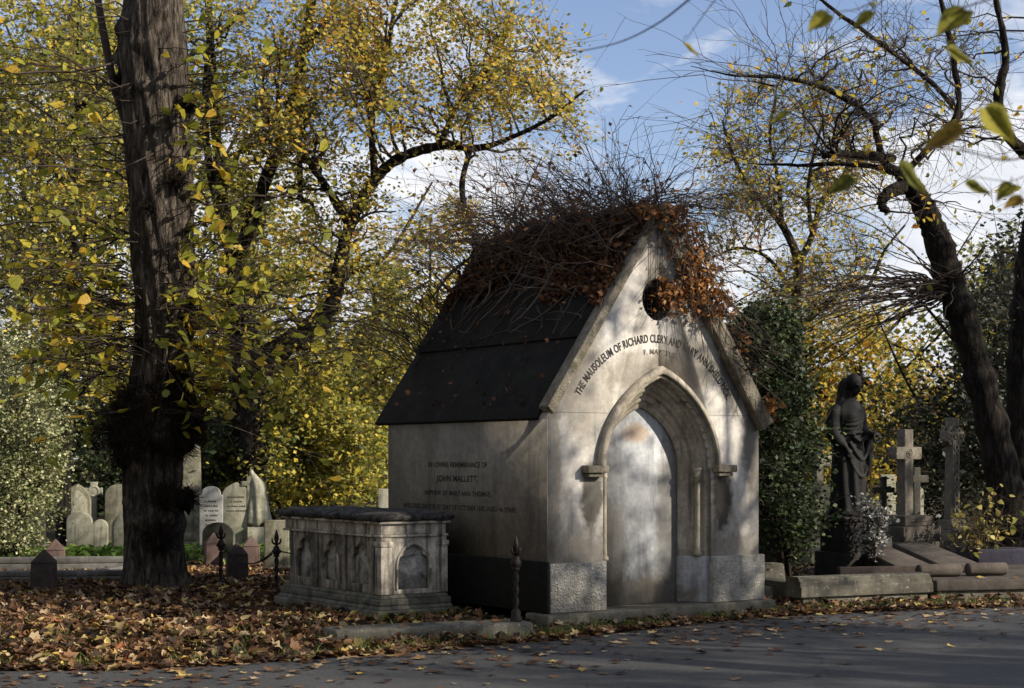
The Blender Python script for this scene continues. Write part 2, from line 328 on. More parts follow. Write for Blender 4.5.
def thing(name, label, cat, loc=(0,0,0), rotz=0.0, group=None):
    o = bpy.data.objects.new(name, None); COL.objects.link(o)
    o.location = [float(a) for a in loc]; o.rotation_euler = (0, 0, rotz); o.empty_display_size = 0.2
    o['label'] = label; o['category'] = cat
    if group: o['group'] = group
    return o
def tag(o, label, cat, group=None, kind=None):
    o['label'] = label; o['category'] = cat
    if group: o['group'] = group
    if kind: o['kind'] = kind
    return o
def struct(o, label=None):
    o['kind'] = 'structure'
    if label: o['label'] = label
    return o
def spline(pts, n=24):
    """Catmull-Rom through points with any number of columns"""
    p = np.asarray(pts, float); p = np.vstack([2*p[0]-p[1], p, 2*p[-1]-p[-2]])
    seg = len(p)-3; out = []
    for u in np.linspace(0, seg-1e-6, n):
        i = int(u); t = u-i
        a, b, c, d = p[i:i+4]
        out.append(0.5*((2*b)+(-a+c)*t+(2*a-5*b+4*c-d)*t*t+(-a+3*b-3*c+d)*t**3))
    return np.array(out)
def unit(v): return v/(np.linalg.norm(v, axis=-1, keepdims=True)+1e-9)

RHOMB = (np.array([(0,0,0),(0.45,0.36,0.06),(1,0,0),(0.45,-0.36,0.06)]), np.array([(0,1,2,3)]))
HEART = (np.array([(0,0,0),(0.12,0.38,0.06),(0.62,0.36,0.02),(1.05,0,-0.12),(0.62,-0.36,0.02),(0.12,-0.38,0.06),(0.5,0,-0.03)]),
         np.array([(0,6,2,1),(6,3,3,2),(0,5,4,6),(6,4,3,3)]))
HEART = (HEART[0], np.array([(0,6,1),(6,2,1),(6,3,2),(0,5,6),(5,4,6),(6,4,3)]))
_o = [(0.0,0.0),(0.02,0.30),(0.22,0.26),(0.38,0.58),(0.52,0.28),(1.0,0.06),(0.60,-0.20),(0.46,-0.55),(0.20,-0.28),(0.0,-0.34)]
MAPLE = (np.array([(0.35,0,0.0)]+[(x,y,0.0) for x, y in _o]), np.array([(0,1+(i+1) % 10,1+i) for i in range(10)]))
MAPLE[0][:, 2] = 0.18*np.abs(MAPLE[0][:, 1])**1.2 + 0.10*(MAPLE[0][:, 0]-0.4)**2

def leaves(mb, C, size, tmpl, flat=None, r=rng, var=0.35, droop=0.0, curl=1.0):
    """C (N,3) leaf positions; flat=None random orientation, else the spread (radians) away from lying flat"""
    N = len(C)
    if N == 0: return
    T, Fc = tmpl
    sc = size*(1+var*(r.random(N)*2-1))
    yaw = r.random(N)*2*PI
    if flat is None:
        n = unit(r.normal(size=(N, 3))+np.array([0.15,-0.1,0.55]))
    else:
        n = unit(np.stack([r.normal(size=N)*flat, r.normal(size=N)*flat, np.ones(N)], 1))
    h = np.stack([np.cos(yaw), np.sin(yaw), -droop+0*yaw], 1)
    X = unit(h - n*np.sum(h*n, 1, keepdims=True)); Y = np.cross(n, X)
    cu = (curl*(0.4+1.4*r.random(N)))
    t = T.copy(); t[:, 0] -= 0.4 if flat is not None else 0
    asp = 0.62+0.5*r.random(N); skew = 0.35*r.normal(size=N)*(len(T) > 5)
    V = C[:, None, :] + sc[:, None, None]*(t[None, :, 0:1]*X[:, None, :] + (t[None, :, 1:2]*asp[:, None, None]+t[None, :, 0:1]**2*skew[:, None, None])*Y[:, None, :] + t[None, :, 2:3]*cu[:, None, None]*n[:, None, :])
    nv = len(T)
    Fa = (Fc[None] + (np.arange(N)*nv)[:, None, None]).reshape(-1, Fc.shape[1])
    mb.add(V.reshape(-1, 3), Fa)

# ------------------------------------------------------------------ sky, sun, camera
SUN_AZ = math.atan2(0.95, -0.32)      # compass angle from +Y towards +X
SUN_EL = R(27)
def sun_and_sky():
    w = bpy.data.worlds.new('World'); scene.world = w; w.use_nodes = True
    nt = w.node_tree; N = nt.nodes; L = nt.links
    bg = N['Background']
    sky = N.new('ShaderNodeTexSky'); sky.sky_type = 'NISHITA'; sky.sun_disc = False
    sky.sun_elevation = SUN_EL; sky.sun_rotation = SUN_AZ
    sky.altitude = 50; sky.air_density = 1.0; sky.dust_density = 0.3; sky.ozone_density = 1.6
    tc = N.new('ShaderNodeTexCoord')
    mp = N.new('ShaderNodeMapping'); mp.inputs['Scale'].default_value = (1,1,2.3); mp.inputs['Location'].default_value = (3.7,0.2,1.4)
    L.new(tc.outputs['Generated'], mp.inputs['Vector'])
    n = noise(N, L, 5.5, 9, mp.outputs[0], 0.58, 0.35)
    sep = N.new('ShaderNodeSeparateXYZ'); L.new(tc.outputs['Generated'], sep.inputs[0])
    mr = N.new('ShaderNodeMapRange'); mr.inputs[1].default_value = 0.05; mr.inputs[2].default_value = 0.30; mr.inputs[3].default_value = 0.11; mr.inputs[4].default_value = -0.05
    L.new(sep.outputs[2], mr.inputs[0])
    ad = N.new('ShaderNodeMath'); ad.operation = 'ADD'; L.new(n.outputs[0], ad.inputs[0]); L.new(mr.outputs[0], ad.inputs[1])
    rc = ramp(N, [(0.43, 0.0), (0.54, 0.95)]); L.new(ad.outputs[0], rc.inputs[0])
    n2 = noise(N, L, 9, 6, mp.outputs[0], 0.6); rs = ramp(N, [(0.35,(6.8,7.1,7.9)),(0.6,(9.8,9.8,9.9))]); L.new(n2.outputs[0], rs.inputs[0])
    skc = mixc(N, L, 1.0, sky.outputs[0], (1.50,1.36,1.45), 'MULTIPLY')
    L.new(mixc(N, L, rc.outputs[0], skc, rs.outputs[0]), bg.inputs['Color'])
    bg.inputs['Strength'].default_value = 0.078
    l = bpy.data.lights.new('sun', 'SUN'); l.energy = 5.0; l.angle = R(0.53); l.color = (1.0, 0.91, 0.77)
    o = bpy.data.objects.new('sun', l); COL.objects.link(o)
    d = Vector((math.sin(SUN_AZ)*math.cos(SUN_EL), math.cos(SUN_AZ)*math.cos(SUN_EL), math.sin(SUN_EL)))
    o.rotation_euler = d.to_track_quat('Z', 'Y').to_euler(); o.location = (20, -5, 15)
sun_and_sky()
SUND = np.array([math.sin(SUN_AZ)*math.cos(SUN_EL), math.cos(SUN_AZ)*math.cos(SUN_EL), math.sin(SUN_EL)])
cam = bpy.data.cameras.new('camera'); co = bpy.data.objects.new('camera', cam); COL.objects.link(co)
co.location = (0, 0, EYE); co.rotation_euler = (PI/2, 0, 0)
cam.sensor_width = 36; cam.lens = F/1024*36; cam.shift_y = (HOR-344)/1024; cam.clip_end = 2000
cam.dof.use_dof = True; cam.dof.focus_distance = 16.5; cam.dof.aperture_fstop = 4.0
scene.camera = co
scene.view_settings.view_transform = 'Standard'; scene.view_settings.look = 'None'; scene.view_settings.gamma = 1
scene.view_settings.exposure = 0.5
scene.cycles.max_bounces = 4; scene.cycles.diffuse_bounces = 2; scene.cycles.glossy_bounces = 2; scene.cycles.transmission_bounces = 3
scene.cycles.use_denoising = True; scene.cycles.sample_clamp_indirect = 4.0
scene.cycles.caustics_reflective = False; scene.cycles.caustics_refractive = False

# ------------------------------------------------------------------ ground and road
EDGE_PX = [(-500,690),(-200,678),(0,671),(120,671),(230,665),(386,655),(448,649),(550,641),(650,629),(770,617),(900,611),(1024,607),(1300,603),(1700,600)]
EDGE = np.array([(gx(px, 2560/(py-458)), 2560/(py-458)) for px, py in EDGE_PX])
EDGE = np.vstack([[(-80., 12.0)], [(-12, 10.6)], EDGE[1:], [(100., 34.)]])
EDGE = EDGE[np.argsort(EDGE[:, 0])]
def edge_y(x): return np.interp(x, EDGE[:, 0], EDGE[:, 1])
def bumps(x, y):
    return (np.sin(x*1.7+0.4)*np.cos(y*1.3)+np.sin(x*3.9+y*2.1)*0.5+np.sin(x*0.6-y*0.8+2)*1.2)/2.7
def gz(x, y):
    d = np.clip((y-edge_y(x)-0.05)/0.6, 0, 1)
    far = np.clip((y-12)/20, 0, 1)
    return d*(0.018+0.03*bumps(x, y)*np.clip((y-edge_y(x))/1.5, 0, 1)) - 0.0
def axis(a, b, st, lo, hi):
    inner = np.arange(a, b+1e-6, st); k = np.geomspace(st, 1, 2)
    left = a-np.cumsum(np.geomspace(st*2, (a-lo)/3.0, 16)); right = b+np.cumsum(np.geomspace(st*2, (hi-b)/3.0, 16))
    return np.concatenate([left[::-1], inner, right])
xs = axis(-12, 12, 0.12, -400, 400); ys = axis(9, 32, 0.12, -200, 700)
GX, GY = np.meshgrid(xs, ys); GZ = gz(GX, GY)
nx, ny = len(xs), len(ys); ii = np.arange(nx*ny).reshape(ny, nx)
mb = MB().add(np.stack([GX, GY, GZ], -1).reshape(-1, 3), np.stack([ii[:-1,:-1], ii[:-1,1:], ii[1:,1:], ii[1:,:-1]], -1).reshape(-1, 4))
struct(mb.build('ground', M['soil'], smooth=True), 'dark leaf strewn cemetery earth beside the road')
xe = np.concatenate([[-80], np.arange(-12, 20, 0.1), [100]]); e = edge_y(xe)+0.02*np.sin(xe*9)+0.03*np.sin(xe*3.7+1)
V = []; Fc = []
for i, (x, y) in enumerate(zip(xe, e)):
    V += [(x, y, 0.004), (x, y-2.5, 0.006), (x, -20, 0.005)]
    if i: a = 3*(i-1); Fc += [(a+1, a+4, a+3, a), (a+2, a+5, a+4, a+1)]
struct(MB().add(V, Fc).build('road', M['asphalt']), 'dark grey asphalt cemetery road with cracks and scattered leaves')

# ------------------------------------------------------------------ the mausoleum
C0 = np.array([0.340, 15.1, 0.0]); ROT = math.atan2(0.574, 0.819)
U = np.array([0.819, 0.574, 0]); W = np.array([-0.574, 0.819, 0])
def mloc(x, y, z): return C0 + U*x + W*y + np.array([0, 0, z])
maus = thing('mausoleum', 'small whitewashed gabled stone mausoleum with blocked pointed doorway and black roof', 'mausoleum', C0, ROT)
CX, WID, LEN = 1.36, 2.72, 2.95
SPR = 1.50
def arch_pts(hw, rise, n=14, cx=CX, spr=SPR):
    """left springing up to the apex"""
    a = (rise*rise-hw*hw)/(2*hw); Rr = a+hw
    t0 = PI; t1 = math.acos(-a/Rr) if Rr else PI/2
    # centre of the left arc is at cx + a
    t1 = PI-math.acos(a/Rr)
    out = []
    for i, t in enumerate(np.linspace(t0, t1, n)):
        q = i/(n-1); x, z = cx+a+Rr*math.cos(t), spr+Rr*math.sin(t)
        lx, lz = cx-hw*(1-q), spr+rise*q; w = 0.17*math.sin(q*PI/2)
        out.append((x*(1-w)+lx*w, z*(1-w)+lz*w))
    return out
def mirror(pts, cx=CX): return [(2*cx-x, z) for x, z in pts]
EZ = 2.06; SL = 1.45
APEX = EZ+SL*CX-0.03
HW, RISE = 0.70, 0.90
A = arch_pts(HW, RISE)
OC = (CX, 3.17, 0.21)
ocl = [(OC[0]+OC[2]*math.cos(t), OC[1]+OC[2]*math.sin(t)) for t in np.linspace(-PI/2, -3*PI/2, 14)]
left = [(0.0, 0.13), (CX-HW, 0.13)] + A + ocl + [(CX, APEX-0.07), (0.0, EZ-0.07)]
right = [(2*CX-x, z) for x, z in left][::-1]
fw = MB().prism(left, 0, 0.30).prism(right, 0, 0.30)
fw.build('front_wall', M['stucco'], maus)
# reveal mouldings: a stepped profile swept round the arch
prof = [(0.0,0.0),(0.0,0.05),(0.025,0.055),(0.035,0.075),(0.03,0.10),(0.055,0.11),(0.075,0.125),(0.075,0.15),(0.09,0.155),(0.105,0.17),(0.10,0.195),(0.13,0.20),(0.15,0.215),(0.15,0.24),(0.17,0.245),(0.185,0.262),(0.20,0.27),(0.20,0.30)]
def sweep(prof, z0=0.13, cx=CX, hw=HW, rise=RISE, spr=SPR):
    rings = []
    for o, d in prof:
        r2 = rise-o*1.45
        p = [(cx-hw+o, z0)]+[(cx-hw+o, z) for z in np.linspace(z0+0.2, spr-0.1, 5)]+arch_pts(hw-o, r2, 16, cx, spr)
        p = p+mirror(p, cx)[::-1][1:]
        rings.append([(x, d, z) for x, z in p])
    n = len(rings[0]); V = [q for r in rings for q in r]
    Fc = [(i*n+k, i*n+k+1, (i+1)*n+k+1, (i+1)*n+k) for i in range(len(rings)-1) for k in range(n-1)]
    return V, Fc
V, Fc = sweep(prof); am = MB().add(V, Fc).build('arch_moulding', M['mould'], maus)
# jamb base blocks
for s in (0, 1):
    f = (lambda x: x) if s == 0 else (lambda x: 2*CX-x)
    poly = [(f(CX-HW-0.01), 0.02), (f(CX-HW+0.06), 0.02), (f(CX-0.49), 0.26), (f(CX-0.49), 0.31), (f(CX-HW-0.01), 0.31)]
    if s: poly = poly[::-1]
    MB().slab(poly, 0.13, 0.60).build('jamb_base', M['panel'], am, bevel=0.01)
    cxx = f(CX-HW+0.095)
    c = MB().lathe([(0.045,0.60),(0.045,0.63),(0.03,0.65),(0.03,0.68),(0.027,0.69),(0.027,1.40),(0.036,1.41),(0.036,1.425),(0.028,1.43),(0.048,1.48),(0.052,1.50)], cxx, 0.105, 12)
    c.build('colonnette', M['mould'], am, smooth=False)
pa = arch_pts(0.515, 0.625, 16)
pan = [(CX-0.515, 0.13)]+pa+mirror(pa)[::-1][1:]+[(CX+0.515, 0.13)]
MB().prism(pan[::-1], 0.302, 0.34).build('blocked_door', M['panel'], am)
# hood mould
def band(oi, oo, y0, y1, z0):
    pi_ = [(x, z) for x, z in arch_pts(HW+oi, RISE+oi*1.25, 20)]; po = [(x, z) for x, z in arch_pts(HW+oo, RISE+oo*1.35, 20)]
    pi_ = pi_+mirror(pi_)[::-1][1:]; po = po+mirror(po)[::-1][1:]
    n = len(pi_)
    V = [(x, y1, z) for x, z in pi_]+[(x, y0, z) for x, z in pi_]+[(x, y0+0.02, z) for x, z in po]+[(x, y1, z) for x, z in po]
    Fc = [(j*n+k, j*n+k+1, (j+1)*n+k+1, (j+1)*n+k) for j in range(3) for k in range(n-1)]
    Fc += [(0, n, 2*n, 3*n), (n-1, 4*n-1, 3*n-1, 2*n-1)]
    return V, Fc
V, Fc = band(0.030, 0.082, -0.085, 0.004, SPR); hm = MB().add(V, Fc)
V, Fc = band(0.0, 0.03, -0.05, 0.006, SPR); hm.add(V, Fc)
hm = hm.build('hood_mould', M['mould'], maus)
for s in (-1, 1):
    x = CX+s*(HW+0.135)
    MB().box(x-0.13, x+0.13, -0.11, 0.01, SPR-0.045, SPR+0.03).box(x-0.10, x+0.10, -0.08, 0.01, SPR-0.085, SPR-0.047).build('hood_stop', M['coping'], hm, bevel=0.012)
# plinths
MB().box(-0.003, CX-HW+0.012, -0.045, 0.25, 0.13, 0.60).build('rough_plinth', M['plinth'], maus, bevel=0.012)
MB().box(CX+HW-0.012, WID+0.05, -0.045, 0.25, 0.13, 0.60).build('rough_plinth', M['plinth'], maus, bevel=0.012)
MB().box(-0.042, -0.004, -0.040, LEN+0.04, 0.13, 0.62).build('side_plinth', M['black_plinth'], maus, bevel=0.01)
MB().box(-0.10, WID+0.12, -0.13, 0.24, -0.05, 0.128).box(CX-0.5, CX+0.5, 0.242, 0.34, 0.0, 0.127).build('step', M['step'], maus, bevel=0.02)
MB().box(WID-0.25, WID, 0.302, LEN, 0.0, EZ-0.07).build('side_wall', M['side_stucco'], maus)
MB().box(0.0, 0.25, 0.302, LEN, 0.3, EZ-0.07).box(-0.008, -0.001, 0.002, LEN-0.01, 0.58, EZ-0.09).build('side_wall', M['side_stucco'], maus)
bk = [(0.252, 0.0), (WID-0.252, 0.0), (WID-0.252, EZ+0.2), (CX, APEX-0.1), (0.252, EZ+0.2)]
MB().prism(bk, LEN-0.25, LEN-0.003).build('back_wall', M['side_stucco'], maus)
# wall head cornice under the left eave
# copings along the gable
cth = math.atan(SL)
def coping(sgn):
    L0 = CX+(-0.005 if sgn > 0 else 0.07)
    p0 = np.array([CX-sgn*L0, EZ+SL*(CX-L0)]); p1 = np.array([CX, EZ+SL*CX])
    nrm = np.array([-sgn*math.sin(cth), math.cos(cth)])
    lo, hi = (-0.05, 0.035) if sgn > 0 else (-0.10, 0.055)
    poly = [p0+nrm*lo*1.0+np.array([0, -0.02]), p0+nrm*hi, np.array([CX, p1[1]+hi/math.cos(cth)]), np.array([CX, p1[1]+lo/math.cos(cth)])]
    poly = [tuple(q) for q in poly]
    if sgn < 0: poly = poly[::-1]
    return poly[::-1]
for s in (1, -1):
    MB().prism(coping(s), -0.028 if s > 0 else -0.10, 0.13).build('coping', M['coping'], maus, bevel=0.012)
# little kneeler block
for s in (-1,):
    x = CX-s*(CX+(-0.04 if s > 0 else 0.0))
    MB().box(x-0.05, x+0.05, -0.024 if s > 0 else -0.09, 0.14, EZ-0.13, EZ-0.03).build('kneeler', M['coping'], maus, bevel=0.012)
def roof_slab(sgn, t0, t1, z_off, y0, y1, th):
    """t from 0 (eave) to 1 (ridge)"""
    xe_, ze_ = CX-sgn*(CX+0.05), EZ-SL*0.05
    def P(t): return np.array([xe_+(CX-xe_)*t, ze_+(EZ+SL*CX-ze_)*t])
    nrm = np.array([-sgn*math.sin(cth), math.cos(cth)])
    a, b = P(t0)+nrm*z_off, P(t1)+nrm*z_off
    poly = [tuple(a-nrm*th), tuple(b-nrm*th), tuple(b), tuple(a)]
    if sgn < 0: poly = poly[::-1]
    return poly
for s in (1, -1):
    r_ = MB()
    for (t0, t1, zo) in ((0.0, 0.40, -0.012), (0.385, 1.0, 0.012)):
        r_.prism(roof_slab(s, t0, t1, zo, 0, 0, 0.05), 0.14 if zo < 0 else 0.142, LEN+0.24 if zo < 0 else LEN+0.244)
    r_.build('roof', M['roof'], maus, bevel=0.008)
# oculus
oc = MB()
for k in range(-4, 5):
    h = math.sqrt(max(0, OC[2]**2-(k*0.045)**2))
    oc.tubes([(OC[0]+k*0.045, 0.06, OC[1]-h), (OC[0]+k*0.045, 0.06, OC[1]+h)], [0.006]*2, 4)
    oc.tubes([(OC[0]-h, 0.07, OC[1]+k*0.045), (OC[0]+h, 0.07, OC[1]+k*0.045)], [0.006]*2, 4)
g_ = oc.build('oculus_grille', M['iron'], maus)
a_ = np.linspace(0, 2*PI, 25)[:-1]
g_.parent = MB().prism([(OC[0]+0.22*math.cos(t), OC[1]+0.22*math.sin(t)) for t in a_], 0.302, 0.32).build('oculus_window', M['void'], maus)

def text_mesh(s, size, squeeze=0.62, weight=0.008, sx=1.0, sp=1.0):
    cu = bpy.data.curves.new('text', 'FONT'); cu.body = s; cu.size = size; cu.align_x = 'CENTER'; cu.offset = weight*size; cu.space_character = sp
    cu.resolution_u = 3
    ob = bpy.data.objects.new('text', cu); COL.objects.link(ob)
    dg = bpy.context.evaluated_depsgraph_get(); me = ob.evaluated_get(dg).to_mesh()
    V = np.array([v.co[:] for v in me.vertices]); Fc = [list(p.vertices) for p in me.polygons]
    ob.evaluated_get(dg).to_mesh_clear(); bpy.data.objects.remove(ob); bpy.data.curves.remove(cu)
    V[:, 0] *= squeeze
    return V, Fc
def arc_text(s, cx, cz, rad, size, total, mat, y=-0.004, centre=0.0, name='inscription'):
    V, Fc = text_mesh(s, size, 1.0, 0.022, sp=1.06)
    w = V[:, 0].max()-V[:, 0].min(); V[:, 0] = (V[:, 0]-(V[:, 0].max()+V[:, 0].min())/2)/w
    th = centre+V[:, 0]*total/rad
    rr = rad+V[:, 1]
    P = np.stack([cx+rr*np.sin(th), np.full(len(V), y), cz+rr*np.cos(th)], 1)
    return MB().add(P, Fc).build(name, mat, maus)
o = arc_text('THE MAUSOLEUM OF RICHARD CLERY AND MARY ANN SHELDRICK.', 1.325, 1.66, 1.085, 0.112, 2.30, M['letter'])
o['label'] = 'black arched lettering over the doorway'
arc_text('F. MATZEUR', 1.325, 1.66, 0.97, 0.07, 0.42, M['faded_letter'], centre=0.06)
for s, z, size, w in (('IN LOVING REMEMBRANCE OF', 1.507, 0.066, 1.10), ('JOHN MALLETT,', 1.36, 0.078, 0.78), ('NEPHEW OF MARY ANN THOMAS,', 1.215, 0.064, 1.24), ('WHO DIED ON THE 1ST DAY OF OCTOBER 1887, AGED 46 YEARS.', 1.07, 0.062, 2.13)):
    V, Fc = text_mesh(s, size*1.1, 1.0, 0.026, sp=1.08)
    cxm = (V[:, 0].max()+V[:, 0].min())/2; ww = V[:, 0].max()-V[:, 0].min()
    # lies on the left wall, read from outside: text runs towards the front (decreasing local y)
    P = np.stack([np.full(len(V), -0.0105), 1.56-(V[:, 0]-cxm)/ww*w, z+V[:, 1]], 1)
    MB().add(P, Fc).build('inscription', M['letter'], maus)

# ------------------------------------------------------------------ creeper on the roof
cr = thing('roof_creeper', 'tangled leafless creeper with rust brown dead leaves sprawling over the mausoleum roof ridge', 'creeper', mloc(CX, 0.3, EZ+SL*CX), ROT)
ORG = np.array([CX, 0.3, EZ+SL*CX])
def loc2(P): return np.asarray(P)-ORG
def roofz(x): return EZ+SL*(CX-np.abs(x-CX))
r2 = np.random.default_rng(5)
def arcs(start, direc, length, K=8, sag=0.25, wob=0.10, r=r2):
    N = len(start); t = np.linspace(0, 1, K)[None, :, None]
    d = unit(direc)
    side = unit(r.normal(size=(N, 3)))
    P = start[:, None, :]+d[:, None, :]*length[:, None, None]*t + side[:, None, :]*(length[:, None, None]*wob*2)*(t**2)
    P[:, :, 2] -= sag*(length[:, None]*(t[:, :, 0]**2.2))
    P += np.cumsum(r.normal(size=(N, K, 3)), 1)*(length[:, None, None]*0.018)
    P[:, 0] = start
    return P
def subtwigs(P, per, lf=(0.25, 0.6), K=5, spread=0.9, r=r2):
    N, Kp, _ = P.shape
    i = np.repeat(np.arange(N), per); t = r.random(N*per)*0.75+0.2
    k = np.clip((t*(Kp-1)).astype(int), 0, Kp-2); fr = (t*(Kp-1)-k)[:, None]
    st = P[i, k]*(1-fr)+P[i, k+1]*fr
    d = unit(P[i, k+1]-P[i, k]); d = unit(d+r.normal(size=d.shape)*spread*0.6)
    L = np.linalg.norm(P[i, -1]-P[i, 0], axis=1)*(lf[0]+(lf[1]-lf[0])*r.random(N*per))
    return arcs(st, d, L, K, 0.1, 0.08, r)
tw = MB()
# woody tangle hugging the roof top band
N = 260
y = r2.random(N)*3.0; x = CX-np.abs(r2.normal(size=N))*0.30+0.1*r2.normal(size=N)
st = np.stack([x, y, roofz(x)+0.02+0.12*r2.random(N)], 1)
d = np.stack([r2.normal(size=N)*0.6, r2.normal(size=N)*1.0, r2.normal(size=N)*0.5], 1); d[:, 2] += np.sign(CX-x)*d[:, 0]*SL*0.7
P = arcs(st, d, 0.35+0.4*r2.random(N), 8, 0.15, 0.2)
P[:, :, 2] = np.maximum(P[:, :, 2], roofz(P[:, :, 0])+0.04)
tw.tubes(loc2(P), np.linspace(0.008, 0.003, 8)[None]*(0.6+0.9*r2.random((N, 1))), 4)
# thick old woody stems crawling over the ridge
N = 16
y = r2.random(N)*2.8+0.1; st = np.stack([CX+(r2.random(N)-0.7)*0.5, y, np.zeros(N)], 1); st[:, 2] = roofz(st[:, 0])+0.06
d = np.stack([r2.normal(size=N)*0.5, np.where(r2.random(N) < 0.5, 1, -1)*(0.8+0.3*r2.random(N)), 0.1*r2.normal(size=N)], 1)
P = arcs(st, d, 0.7+0.8*r2.random(N), 14, 0.0, 0.25); P[:, :, 1] = np.clip(P[:, :, 1], 0.05, 3.2); P[:, :, 2] = np.maximum(roofz(P[:, :, 0])+0.05, P[:, :, 2]*0.3+0.7*(roofz(P[:, :, 0])+0.1))
tw.tubes(loc2(P), np.linspace(0.024, 0.009, 14)[None]*(0.6+0.6*r2.random((N, 1))), 6)
# upward and outward sprays along the ridge
N = 350
y = r2.random(N)*3.1-0.1; x = CX+r2.normal(size=N)*0.22
st = np.stack([x, y, roofz(x)+0.05], 1)
d = np.stack([r2.normal(size=N)*0.8, r2.normal(size=N)*0.55+0.05, 0.6+0.5*r2.random(N)], 1)
L_ = 0.5+1.15*r2.random(N)**1.3
P = arcs(st, d, L_, 9, 0.25, 0.14)
tw.tubes(loc2(P), np.linspace(0.0065, 0.0022, 9)[None]*(0.7+0.7*r2.random((N, 1))), 4)
S1 = subtwigs(P, 3); tw.tubes(loc2(S1), np.tile(np.linspace(0.003, 0.0014, 5), (len(S1), 1)), 3)
# long arching sprays to the right and left
N = 120
side = np.where(r2.random(N) < 0.62, 1, -1)
y = r2.random(N)*2.6; st = np.stack([CX+side*0.1, y, np.full(N, ORG[2])], 1)
d = np.stack([side*(0.8+0.5*r2.random(N)), r2.normal(size=N)*0.5, 0.35+0.5*r2.random(N)], 1)
P2 = arcs(st, d, 0.9+0.8*r2.random(N), 10, 0.38, 0.12)
tw.tubes(loc2(P2), np.linspace(0.007, 0.002, 10)[None]*(0.7+0.6*r2.random((N, 1))), 4)
S2 = subtwigs(P2, 5); tw.tubes(loc2(S2), np.tile(np.linspace(0.003, 0.0014, 5), (len(S2), 1)), 3)
# back left sprays beyond the far gable
N = 90
st = np.stack([CX-1.0*r2.random(N), np.full(N, 3.0)+0.1*r2.random(N), np.zeros(N)], 1); st[:, 2] = roofz(st[:, 0])
d = np.stack([-0.6-0.5*r2.random(N), 0.3*r2.normal(size=N), 0.5+0.7*r2.random(N)], 1)
P3 = arcs(st, d, 0.6+0.7*r2.random(N), 9, 0.35, 0.15)
tw.tubes(loc2(P3), np.linspace(0.006, 0.002, 9)[None]*np.ones((N, 1)), 4)
S3 = subtwigs(P3, 4); tw.tubes(loc2(S3), np.tile(np.linspace(0.003, 0.0014, 5), (len(S3), 1)), 3)
# trailing stems down the right coping
N = 60
t = r2.random(N); st = np.stack([CX+0.1+0.9*t, np.full(N, -0.05)+0.3*r2.random(N), np.zeros(N)], 1); st[:, 2] = roofz(st[:, 0])+0.08
d = np.stack([0.6+0.3*r2.random(N), -0.15+0.25*r2.normal(size=N), -0.8+0.4*r2.normal(size=N)], 1)
P4 = arcs(st, d, 0.4+0.6*r2.random(N), 8, 0.0, 0.18)
tw.tubes(loc2(P4), np.linspace(0.007, 0.003, 8)[None]*(0.7+0.7*r2.random((N, 1))), 4)
S4 = subtwigs(P4, 4); tw.tubes(loc2(S4), np.tile(np.linspace(0.0035, 0.0016, 5), (len(S4), 1)), 3)
tw.build('stems', M['vine_twig'], cr)
dl = MB()
N = 8000
y = r2.random(N)*3.05+0.02
low = 0.38+0.22*np.sin(y*2.3+1)+0.10*np.sin(y*6.1); depth = np.abs(r2.random(N)**1.1)*(0.50+0.16*np.sin(y*2.1+0.8)+0.10*np.sin(y*5.3+2))
x = CX-depth*np.where(r2.random(N) < 0.72, 1, -1)
lift = 0.01+0.11*r2.random(N)*(0.6+0.6*np.sin(y*3.1+1)**2)*np.exp(-depth/0.7)+0.05*r2.random(N)
C = np.stack([x-lift*0.6*np.sign(CX-x), y, roofz(x)+lift], 1)
leaves(dl, loc2(C), 0.055, MAPLE, None, r2, 0.4, curl=1.6)
n_ = 130; xr = r2.uniform(0.02, CX-0.3, n_); yr = r2.uniform(0.2, 3.1, n_)
leaves(dl, loc2(np.stack([xr-0.02, yr, roofz(xr)+0.035], 1)), 0.05, MAPLE, None, r2, 0.4, curl=1.6)
dl.build('dead_leaves', M['leaf_brown'], cr)
rl = MB()
Cs = []
def blob(cx_, cz_, rx, rz, n, y0=-0.22, y1=0.1):
    a = r2.normal(size=(n, 2))*0.5
    Cs.append(np.stack([cx_+a[:, 0]*rx, y0+(y1-y0)*r2.random(n), cz_+a[:, 1]*rz], 1))
blob(1.52, 3.92, 0.20, 0.18, 170); blob(1.72, 3.60, 0.18, 0.28, 250); blob(1.84, 3.36, 0.26, 0.24, 330); blob(1.62, 3.24, 0.30, 0.14, 230); blob(2.05, 3.16, 0.26, 0.18, 250)
blob(1.30, 4.02, 0.26, 0.10, 120); blob(1.42, 3.2, 0.18, 0.22, 60); blob(2.4, 2.7, 0.10, 0.3, 50); blob(2.78, 2.12, 0.09, 0.14, 90)
C = np.vstack(Cs)
leaves(rl, loc2(C), 0.058, MAPLE, None, r2, 0.4, curl=2.0)
C = np.concatenate([P[r2.random(len(P)) < 0.9][:, 4:].reshape(-1, 3), P2[:, 5:].reshape(-1, 3), S1[:, -1], S2[:, -1], S3[:, -1]]); C = C[r2.random(len(C)) < 0.17]
leaves(rl, loc2(C), 0.05, MAPLE, None, r2, 0.4, curl=2.0)
rl.build('rust_leaves', M['leaf_rust'], cr)
